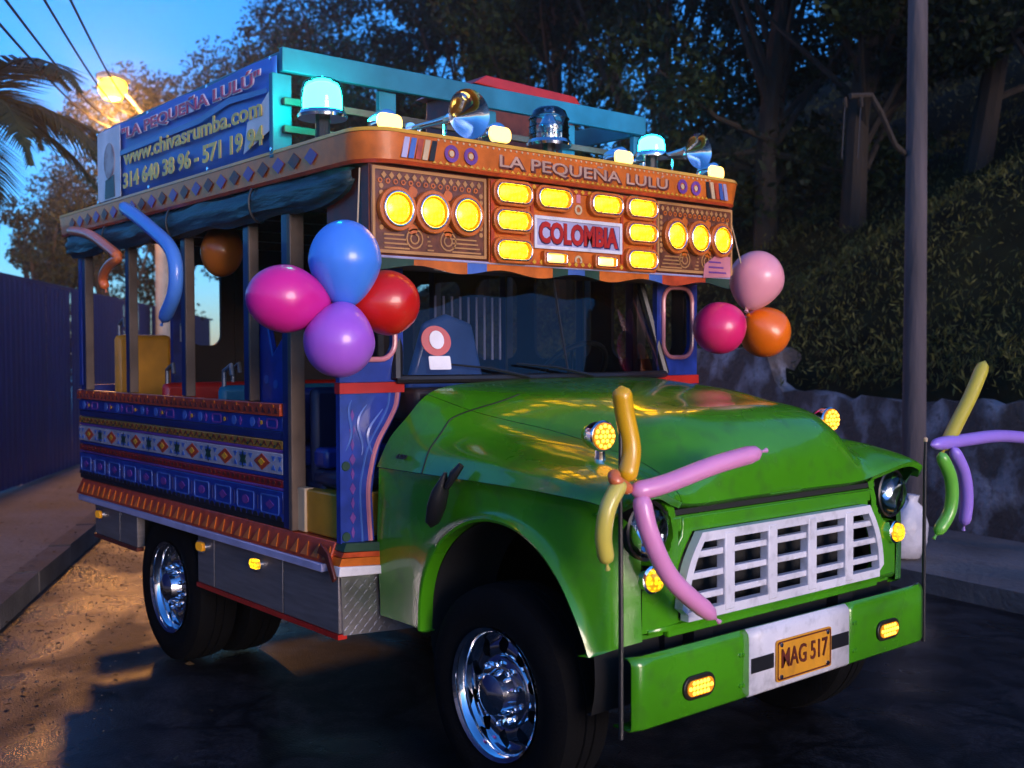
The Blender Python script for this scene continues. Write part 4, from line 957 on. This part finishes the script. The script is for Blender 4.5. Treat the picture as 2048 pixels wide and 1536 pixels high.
MB().ringband(rrect(.522, .138, .003, 2, (0, 2.094)), rrect(.494, .110, .003, 2, (0, 2.094)), (FX + .0222, 0, 0), (0, 1, 0), (0, 0, 1), (.006, 0, 0)).build('white_frame', G['white'], sg)
MB().box((FX + .0222, -.246, 2.040), (FX + .0232, .246, 2.148)).build('pale_ground', G['lav'], sg)
text('COLOMBIA', 'name_lettering', G['red'], sg, (FX + .0255, 0, 2.094), FRONT, .092, .468, bold=.045)
text('COLOMBIA', 'name_outline', G['dblue'], sg, (FX + .0238, .004, 2.092), FRONT, .099, .482, bold=.065, ext=.0008)
for z in (2.205, 1.985):
    MB().ringband(circ(.022, 16, (0, z)), circ(.012, 16, (0, z)), (FX + .0145, 0, 0), (0, 1, 0), (0, 0, 1), (.005, 0, 0)).build('painted_ring', G['cream'], cp)
MB().box((FX + .0145, -.012, 2.235), (FX + .019, .012, 2.285)).build('painted_bar', G['pink'], cp)
mm = MB()
for i in range(24):
    y = -.46 + i * .04
    mm.prism([(y - .012, 1.966), (y, 1.978), (y + .012, 1.966), (y, 1.956)], (FX + .0225, 0, 0), (0, 1, 0), (0, 0, 1), (.003, 0, 0)); mm.prism([(y - .012, 2.281), (y, 2.291), (y + .012, 2.281), (y, 2.271)], (FX + .0225, 0, 0), (0, 1, 0), (0, 0, 1), (.003, 0, 0))
struct(mm.build('painted_lozenges', G['yellow'], cp), 'stuff')
# side panels of the fascia with rings, bars and scrolls
for s in (-1, 1):
    sp = MB().box((FX, .505 * s, 1.962), (FX + .010, 1.055 * s, 2.292)).build('side_panel', G['brown'], bus, bevel=.002)
    MB().ringband(rrect(.544, .324, .004, 2, (.78 * s, 2.127)), rrect(.520, .300, .004, 2, (.78 * s, 2.127)), (FX + .0102, 0, 0), (0, 1, 0), (0, 0, 1), (.004, 0, 0)).build('edge_line', G['ochre'], sp)
    mm = MB(); mk_ = MB(); o_ = (FX + .0104, 0, 0); e1, e2, dp = (0, 1, 0), (0, 0, 1), (.003, 0, 0)
    for y in (.66, .82):
        for r in (.022, .040): mm.ringband(circ(r, 14, (y * s + .04 * s, 2.025)), circ(r - .006, 14, (y * s + .04 * s, 2.025)), o_, e1, e2, dp)
    for k in range(4):
        z = 1.982 + k * .017
        for a_, b_ in ((.535, .68), (.77, .80), (.885, 1.0)): mm.prism([(a_ * s + .008 * k * s, z), (b_ * s, z), (b_ * s, z + .006), (a_ * s + .008 * k * s, z + .006)], o_, e1, e2, dp)
    for k in range(14):
        y = (.545 + k * .035) * s
        mm.prism([(y - .012, 2.258), (y, 2.272), (y + .012, 2.258), (y, 2.244)], o_, e1, e2, dp)
        mk_.ringband(circ(.011, 8, (y + .017 * s, 2.236)), circ(.006, 8, (y + .017 * s, 2.236)), o_, e1, e2, dp)
    for k in range(7):
        for y in (.535, 1.012): mm.prism(circ(.010, 8, (y * s, 2.06 + k * .026)), o_, e1, e2, dp)
    for y in (.70, .868):
        for z in (2.205, 2.06): mk_.prism([(y * s + .022 * math.cos(a), z + .022 * math.sin(a)) for a in (0, .5, 1.57, 2.2, 3.14, 3.9, 4.71, 5.4)], o_, e1, e2, dp)
    struct(mm.build('painted_ornament', G['ochre'], sp), 'stuff'); struct(mk_.build('painted_ornament', G['orange'], sp), 'stuff')
    if s > 0:
        pc = MB().prism([(.83, 1.945), (1.035, 1.955), (1.035, 2.055), (.92, 2.055), (.84, 2.01)], (FX + .014, 0, 0), (0, 1, 0), (0, 0, 1), (.003, 0, 0)).build('pale_placard', G['pink'], bus)
        for k in range(3): MB().box((FX + .0172, .87, 1.97 + k * .025), (FX + .019, 1.0 - k * .02, 1.978 + k * .025)).build('placard_line', G['purple'], pc)
def fascia_lamp(name, poly, poly2, poly3, y, z, m, x=FX + .012):
    b_ = MB().ringband(poly, poly2, (0, 0, 0), (0, 1, 0), (0, 0, 1), (.026, 0, 0)).build(name, G['orange'], bus, bevel=.003, loc=(x, y, z))
    MB().ringband(poly2, poly3, (.004, 0, 0), (0, 1, 0), (0, 0, 1), (.030, 0, 0)).build('chrome_bezel', G['chrome'], b_, bevel=.003)
    n = len(poly3); A = []
    for k, f in enumerate((1, .84, .6, .25, .02)): A.append([(.012 + .022 * math.sqrt(1 - f * f) if f < 1 else .008, a_ * f, c_ * f) for a_, c_ in poly3 + poly3[:1]])
    MB().grid(A[:2]).build('halo_rim', G['rimglow'], b_, smooth=60)  # orange halo round the lit core, put into a weakly glowing rim
    MB().grid(A[1:]).build('lens', m, b_, smooth=60)
    return b_
rl = fascia_lamp('round_lamp', circ(.084, 28), circ(.068, 28), circ(.060, 28), -.95, 2.132, G['amber'])
for y in (-.785, -.62, .62, .785, .95): copy_tree(rl, bus, (FX + .012, y, 2.132))
ol = fascia_lamp('oval_lamp', rrect(.215, .106, .045, 6), rrect(.190, .083, .036, 6), rrect(.176, .070, .031, 6), -.382, 2.240, G['amber'], FX + .016)
for y, z in ((-.382, 2.128), (-.382, 2.006), (.382, 2.240), (.382, 2.128), (.382, 2.006), (-.155, 2.238), (.155, 2.238)): copy_tree(ol, bus, (FX + .016, y, z))
sm2 = fascia_lamp('small_lamp', rrect(.135, .062, .012, 4), rrect(.118, .046, .008, 4), rrect(.108, .038, .006, 4), -.150, 1.986, G['warmw'], FX + .016)
copy_tree(sm2, bus, (FX + .016, .150, 1.986))
# scalloped valance below the fascia
vl = MB()
def vz(y): return 1.912 + .012 * math.cos(y * 2 * math.pi / .42)
ys = np.linspace(-HW + .02, HW - .02, 70)
cols = [(-1.04, -.86, 'dgreen'), (-.86, -.60, 'orange'), (-.60, -.50, 'lblue'), (-.50, -.14, 'orange'), (-.14, -.05, 'dgreen'), (-.05, .05, 'lblue'), (.05, .14, 'dgreen'), (.14, .46, 'orange'), (.46, .55, 'lblue'), (.55, .86, 'redor'), (.86, 1.04, 'dgreen')]
for a_, b_, mk in cols:
    yy_ = np.linspace(a_, b_, 10); poly = [(y, 1.948) for y in yy_] + [(y, vz(y)) for y in yy_[::-1]]
    MB().prism(poly, (FX - .012, 0, 0), (0, 1, 0), (0, 0, 1), (.018, 0, 0)).build('valance_piece', G[mk], fa)
MB().tube([(FX + .007, y, 1.951) for y in (-1.04, 0, 1.04)], .005, 6).build('valance_bead', G['lav'], fa)
# --- rolled tarpaulin under the band on the near side (and the far one)
for s in (-1, 1):
    P = []; rs = []
    for k in range(40):
        f = k / 39; x = RX - .06 + f * (-.60 - RX + .06); P.append(f)
    A = []
    for k in range(60):
        f = k / 59; x = RX - .05 + f * (-.625 - RX + .05); tap = min(1, (1 - f) / .06) ** .5 if f > .94 else 1; row = []
        for j in range(15):
            a_ = math.pi * (-.1 + 1.25 * j / 14); rr_ = (.068 + .008 * math.sin(j * 2.2 + f * 9) + .004 * math.sin(f * 60 + j)) * (.35 + .65 * tap)
            row.append((x, (HW + .005 + rr_ * math.sin(a_) * .62) * s, 2.240 + rr_ * math.cos(a_) + (.03 * (1 - tap)) - .012 * math.sin(f * math.pi * 5) ** 2))
        A.append(row)
    tp_ = MB().grid(A).build('rolled_tarpaulin', G['tarp'], bus, smooth=60, solid=.004)
    for x in (-3.2, -2.3, -1.4): MB().tube([(x, (HW + .005 + .078 * math.sin(a_) * .66) * s, 2.238 + .082 * math.cos(a_)) for a_ in np.linspace(-.2, 3.6, 14)], .006, 6).build('tie_strap', G['black'], tp_)
# --- roof rack of teal boards
rk = MB().box((-1.165, -1.09, 2.755), (-1.135, 1.09, 2.855)).build('roof_rack', G['teal'], bus, bevel=.004)
for y in (-1.075, -.55, .03, .55, 1.075): MB().box((-1.20, y - .045, 2.40), (-1.168, y + .045, 2.752)).build('rack_upright', G['teal'], rk, bevel=.004)
for z in (2.62, 2.505): MB().box((-1.164, -1.08, z), (-1.140, 1.08, z + .030)).build('rack_slat', G['tan'], rk, bevel=.003)
for s in (-1, 1):
    MB().box((-3.30, 1.066 * s, 2.755), (-1.21, 1.04 * s, 2.855)).build('side_board', G['teal'], rk, bevel=.004)
    for z in (2.62, 2.505): MB().box((-3.30, 1.062 * s, z), (-1.21, 1.045 * s, z + .03)).build('side_slat', G['tan'], rk)
    for x in (-3.28, -2.6, -1.9): MB().box((x, 1.03 * s, 2.40), (x + .06, 1.00 * s, 2.85)).build('side_upright', G['teal'], rk)
# --- beacons, horns and roof marker lamps
def beacon(p, m, r, h, lit):
    b_ = MB().lathe([(r * 1.12, 0), (r * 1.15, .012), (r * 1.05, .028), (r * .6, .03)], (0, 0, 1), (0, 0, 0), 24).build('beacon', G['chrome'], bus, loc=p)
    d_ = MB().lathe([(r, .028), (r * 1.0, h * .45), (r * .96, h * .72), (r * .84, h * .88), (r * .55, h * .97), (0, h)], (0, 0, 1), (0, 0, 0), 24, cap=False).build('dome', m, b_, smooth=60)
    rg = MB()
    for k in range(3): rg.tube([(r * 1.005 * math.cos(a_), r * 1.005 * math.sin(a_), .05 + k * h * .2) for a_ in np.linspace(0, 6.2832, 25)], .003, 5, cap=False)
    if not lit: struct(rg.build('dome_ribs', m, b_), 'stuff')
    if lit: MB().lathe([(r * .6, .03), (r * .86, h * .22), (r * .90, h * .5), (r * .80, h * .75), (r * .4, h * .88), (0, h * .91)], (0, 0, 1), (0, 0, 0), 18, cap=False).build('bulb', lit, b_, smooth=60)
    else:
        MB().lathe([(.035, .028), (.035, h * .35), (.05, h * .5), (.02, h * .8)], (0, 0, 1), (0, 0, 0), 16).build('rotating_reflector', G['chrome'], b_)
    MB().tube([(0, 0, -.10), (0, 0, .002)], .03, 10).build('mount', G['black'], b_)
    return b_
def on(px, py, x): p = at(px, py, 0, x); return p
pL, pM, pR = on(645, 238, -.93), on(1098, 294, -.72), on(1303, 316, -.72)
beacon(pL, tealg, .088, .165, G['teal_l']); beacon(pM, glass_cl, .090, .18, None); beacon(pR, cyang, .072, .115, G['cyan_l'])
def horn(tail, bell, r):
    d_ = bell - tail; L = d_.length; d_ = d_ / L
    h_ = MB().lathe([(.014, 0), (.014, L * .35), (.020, L * .6), (.034, L * .8), (r * .7, L * .93), (r, L), (r * 1.03, L * 1.005), (r * .97, L * .995), (r * .6, L * .93), (.02, L * .8), (.0, L * .78)], d_, tail, 28, cap=False).build('air_horn', G['chrome'], bus, smooth=60)
    for f in (.15, .6):
        q = tail.lerp(bell, f); MB().tube([q, Vector((q.x, q.y, 2.40))], .009, 8).build('horn_bracket', G['chrome'], h_)
    MB().lathe([(.03, -.06), (.036, -.03), (.03, .0)], d_, tail, 14).build('horn_driver', G['chrome'], h_)
for px, py, x, r in ((938, 228, -.62, .100), (1398, 302, -.62, .086)):
    c = on(px, py, x); horn(c - Vector((.96, -.06, -.03)).normalized() * .46, c, r)
for px, py, x, y1 in ((768, 247, -.66, 0), (988, 272, -.62, 0), (1235, 318, -.60, 0), (1420, 347, -.66, 0)):
    p = on(px, py, x); q = MB().lathe([(.045, -.05), (.052, -.01), (.052, .03), (.044, .034)], (1, 0, 0), (0, 0, 0), 18).build('roof_marker', G['chrome'], bus, loc=p)
    MB().prism(rrect(.115, .064, .026, 6), (.034, 0, 0), (0, 1, 0), (0, 0, 1), (.012, 0, 0)).build('lens', G['warmw'], q, bevel=.004)
    MB().tube([(0, 0, -.03), (0, 0, 2.40 - p.z)], .010, 8).build('marker_stem', G['black'], q)
# near and far cab mirrors are the wind openings; rear bumper bar
MB().box((RX - .12, -.9, .50), (RX - .04, .9, .62)).build('rear_bumper', G['black'], bus)

# ------------------------------------------------------------------ things on and about the bus
# red box lid on the roof
rp = [on(950, 162, -1.75), on(1140, 178, -1.75), on(1160, 235, -1.75), on(985, 205, -1.75)]
rbx = empty('red_roof_box', (-1.75, rp[0].lerp(rp[1], .5).y, 2.40)); tag(rbx, 'red box with sloping lid carried on the bus roof behind the rack', 'box')
y0, y1, zt = rp[0].y - rbx.location.y, rp[1].y - rbx.location.y, rp[0].z - 2.40
MB().prism([(y0, 0), (y1 + .03, 0), (y1 + .03, zt - .06), (y0 + .03, zt - .02)], (-.5, 0, 0), (0, 1, 0), (0, 0, 1), (.5, 0, 0)).build('case', G['maroon'], rbx, bevel=.01)
MB().prism([(y0 - .03, zt - .018), (y1 + .08, zt - .055), (y1 + .02, zt + .015), (y0 + .06, zt + .035)], (-.53, 0, 0), (0, 1, 0), (0, 0, 1), (.56, 0, 0)).build('lid', G['red'], rbx, bevel=.006)
# banner along the near side of the rack
BY = -1.10
bn = empty('banner', (-2.2, BY, 2.42)); tag(bn, 'blue vinyl banner with white and yellow lettering along the roof rack', 'banner')
A = []
for i in range(41):
    x = -3.25 + 2.08 * i / 40; A.append([(x + 2.2, .006 * math.sin(i * .55) * math.sin(math.pi * k / 6) - .0, (k / 6) * .405 + .006 * math.sin(i * .4)) for k in range(7)])
MB().grid(A).build('vinyl', G['banner'], bn, smooth=60, solid=.003)
bp = lambda x0, x1, z0, z1, m_, nm_, yo=-.018: MB().prism([(x0, z0), (x1, z0), (x1, z1), (x0, z1)], (0, yo, 0), ux, uz, (0, .002, 0)).build(nm_, G[m_], bn)
bp(-1.045, -.70, .012, .395, 'bannerw', 'pale_picture')
MB().prism(circ(.10, 18, (-.86, .22), .8), (0, -.021, 0), ux, uz, (0, .002, 0)).build('picture_patch', G['bbrown'], bn)
MB().prism([(-.93, .02), (-.78, .02), (-.79, .14), (-.92, .12)], (0, -.021, 0), ux, uz, (0, .002, 0)).build('picture_patch', G['smoke'], bn)
MB().prism([(-.70, .255), (.30, .262), (.62, .30), (.98, .275), (.98, .255), (.62, .27), (.30, .235), (-.70, .228)], (0, -.0185, 0), ux, uz, (0, .002, 0)).build('pale_swoosh', G['lblue'], bn)
MB().prism([(.76, .03), (1.02, .10), (1.02, .27), (.90, .20), (.80, .16)], (0, -.0187, 0), ux, uz, (0, .002, 0)).build('pale_swoosh', G['bannerw'], bn)
bt = lambda s_, x, z, h, w_, m_, b_, yo, nm_: text(s_, nm_, G[m_], bn, (x, yo, z), SIDE, h, w_, bold=b_)
bt('"LA PEQUEÑA LULÚ"', .13, .335, .088, 1.60, 'bannerw', .06, -.0195, 'title_outline')
bt('"LA PEQUEÑA LULÚ"', .13, .335, .080, 1.58, 'bmag', .012, -.0225, 'title_lettering')
bt('www.chivasrumba.com', .15, .205, .078, 1.58, 'byel', .02, -.022, 'web_lettering')
bt('314 640 38 96 - 571 19 94', .15, .085, .086, 1.60, 'byel', .03, -.022, 'phone_lettering')
for x in (-1.03, -.3, .4, 1.02):
    for z in (.39, .015): MB().lathe([(.010, 0), (.008, .003)], (0, -1, 0), (x, -.022, z), 10).build('eyelet', G['chrome'], bn)

def latex(name, c, alpha=.0):
    return mat(name, c, .30, var=.04, coat=.25, sss=.45)
BAL = {k: latex('latex_' + k, c) for k, c in dict(blue=(.07, .27, .88), magenta=(.72, .02, .30), red=(.62, .012, .010), violet=(.42, .12, .68), pink=(.88, .36, .42), orange=(.85, .17, .006), crimson=(.80, .02, .16), amber=(.62, .16, .01), yellow=(.80, .42, .01), paley=(.70, .58, .10), rose=(.80, .30, .55), lilac=(.36, .22, .75), sky=(.08, .25, .75), lime=(.16, .50, .06), olive=(.55, .46, .05), peach=(.70, .17, .05)).items()}
def balloon(px, py, x, rx, ry, col, knot, label, cat='balloon', group=None):
    """round balloon: centre on the plane X=x, radii in metres, knot direction"""
    c = at(px, py, 0, x); k = Vector(knot).normalized(); pr = []
    for i in range(25):
        t = math.pi * i / 24; f = -math.cos(t); r = math.sin(t) * (1 - .16 * max(0, -f)); pr.append((max(r, .0005) * rx, f * ry - (.10 * ry * max(0, -f) ** 4)))
    b_ = MB().lathe(pr, -k, (0, 0, 0), 32).build('balloon', BAL[col], smooth=80, loc=c); tag(b_, label, cat, group)
    MB().lathe([(.004, 0), (.010, .010), (.013, .018), (.006, .02)], k, k * (ry * 1.085), 10).build('knot', BAL[col], b_)
    return b_
g1 = 'balloons tied to the near corner of the bus'; cN = at(690, 612, 0, -.46)
def kn(px, py, x, c): return c - at(px, py, 0, x)
balloon(690, 524, -.46, .132, .152, 'blue', kn(690, 524, -.46, cN), 'blue balloon at the top of the four-balloon bunch', group=g1)
balloon(574, 598, -.52, .122, .146, 'magenta', kn(574, 598, -.50, cN), 'hot pink balloon beside the blue and violet ones', group=g1)
balloon(772, 606, -.50, .124, .130, 'red', kn(772, 606, -.46, cN), 'red balloon next to the windscreen pillar', group=g1)
balloon(679, 680, -.42, .128, .136, 'violet', kn(679, 680, -.42, cN), 'violet balloon at the bottom of the four-balloon bunch', group=g1)
g2 = 'balloons tied to the far corner of the bus'; cF = at(1492, 625, 0, -.5)
balloon(1512, 560, -.50, .140, .150, 'pink', kn(1512, 560, -.5, cF), 'pale pink balloon on top of the three-balloon bunch', group=g2)
balloon(1441, 655, -.46, .128, .138, 'crimson', kn(1441, 655, -.5, cF), 'magenta balloon between the pale pink one and the wind opening', group=g2)
balloon(1529, 663, -.55, .135, .133, 'orange', kn(1529, 663, -.5, cF), 'bright orange balloon in the three-balloon bunch', group=g2)
balloon(444, 500, -2.15, .105, .135, 'amber', (.2, 0, 1), 'dull orange balloon hanging under the bus roof')
for c_, p_ in ((cN, Vector((-.56, -1.08, 2.28))), (cF, Vector((-.56, 1.08, 2.28)))):
    tag(MB().tube([p_, p_.lerp(c_, .5) + Vector((.03, 0, -.03)), c_], .003, 5).build('balloon_string', G['cream']), 'pale string holding the ' + ('four' if c_ is cN else 'three') + '-balloon bunch to the roof corner', 'string')
def modelling(name_pts, col, label, r=.030, group='long modelling balloons'):
    P = catmull([p[:] for p in name_pts], 7); n = len(P); rs = [r * min(1, math.sqrt(max(0, 1 - (1 - min(i, n - 1 - i) / 2.2) ** 2)) if min(i, n - 1 - i) < 2.2 else 1) for i in range(n)]
    rs = [max(q, .004) for q in rs]
    b_ = MB().tube(P, rs, 14).build('modelling_balloon', BAL[col], smooth=80); tag(b_, label, 'balloon', group)
    e = Vector(P[-1]); d_ = (Vector(P[-1]) - Vector(P[-2])).normalized(); MB().tube([e, e + d_ * .012, e + d_ * .02], [.004, .006, .009], 8).build('knot', BAL[col], b_)
    return b_
nX = .62
w = lambda px, py, x=nX: at(px, py, 0, x)
modelling([w(1242, 772), w(1250, 830), w(1262, 900, .63), w(1252, 965, .64)], 'yellow', 'orange yellow long balloon standing upright on the near marker rod', .031)
modelling([w(1246, 958, .66), w(1218, 1010, .66), w(1207, 1070, .65), w(1214, 1128, .63)], 'paley', 'pale yellow long balloon drooping from the near marker rod', .026)
modelling([w(1262, 985, .665), w(1330, 968, .70), w(1430, 930, .74), w(1524, 903, .77)], 'rose', 'pink long balloon pointing out across the bonnet', .030)
modelling([w(1280, 985, .68), w(1300, 1070, .70), w(1345, 1160, .71), w(1432, 1238, .72)], 'rose', 'pink long balloon hanging down across the grille', .030)
modelling([w(1228, 945, .635), w(1232, 962, .66), w(1262, 982, .66)], 'peach', 'small twisted balloon knot on the near marker rod', .020)
modelling([w(1970, 722), w(1942, 790), w(1912, 850), w(1888, 900, .63)], 'olive', 'yellow long balloon rising from the far marker rod', .030)
modelling([w(1880, 905, .65), w(1902, 960, .65), w(1900, 1020, .64), w(1872, 1070, .62)], 'lime', 'green long balloon drooping from the far marker rod', .027)
modelling([w(1862, 890, .64), w(1930, 880, .64), w(2000, 872, .63), w(2075, 878, .60)], 'lilac', 'violet long balloon stretching out level from the far marker rod', .028)
modelling([w(1905, 895, .66), w(1928, 945, .66), w(1934, 1000, .65), w(1928, 1052, .63)], 'lilac', 'violet long balloon hanging beside the green one', .026)
s_ = lambda px, py, y: at(px, py, 1, y)
modelling([s_(135, 460, -1.16), s_(180, 470, -1.17), s_(222, 500, -1.18), s_(238, 515, -1.18)], 'peach', 'orange long balloon reaching from the roof band to the rear post', .028)
modelling([s_(240, 514, -1.18), s_(218, 530, -1.18), s_(206, 555, -1.17), s_(211, 578, -1.16)], 'peach', 'short orange long balloon hanging by the rear post', .026)
modelling([s_(240, 408, -1.17), s_(300, 455, -1.18), s_(345, 505, -1.19), s_(350, 580, -1.19), s_(325, 645, -1.18)], 'sky', 'blue long balloon curving down from the banner corner', .034)

# ------------------------------------------------------------------ haze volume added to give the street lamp a halo
HZ = bpy.data.materials.new('halo_haze'); HZ.use_nodes = True; HZ.node_tree.nodes.remove(HZ.node_tree.nodes['Principled BSDF'])
pv_ = HZ.node_tree.nodes.new('ShaderNodeVolumePrincipled'); pv_.inputs['Density'].default_value = .0026; pv_.inputs['Anisotropy'].default_value = .84; pv_.inputs['Color'].default_value = (.95, .97, 1, 1)
HZ.node_tree.links.new(pv_.outputs[0], HZ.node_tree.nodes['Material Output'].inputs['Volume'])
hz = struct(MB().box((-70, -40, -1), (40, 75, 32)).build('haze', HZ, smooth=0), 'stuff'); tag(hz, 'thin haze added over the whole street to give the lamp a halo', 'haze')
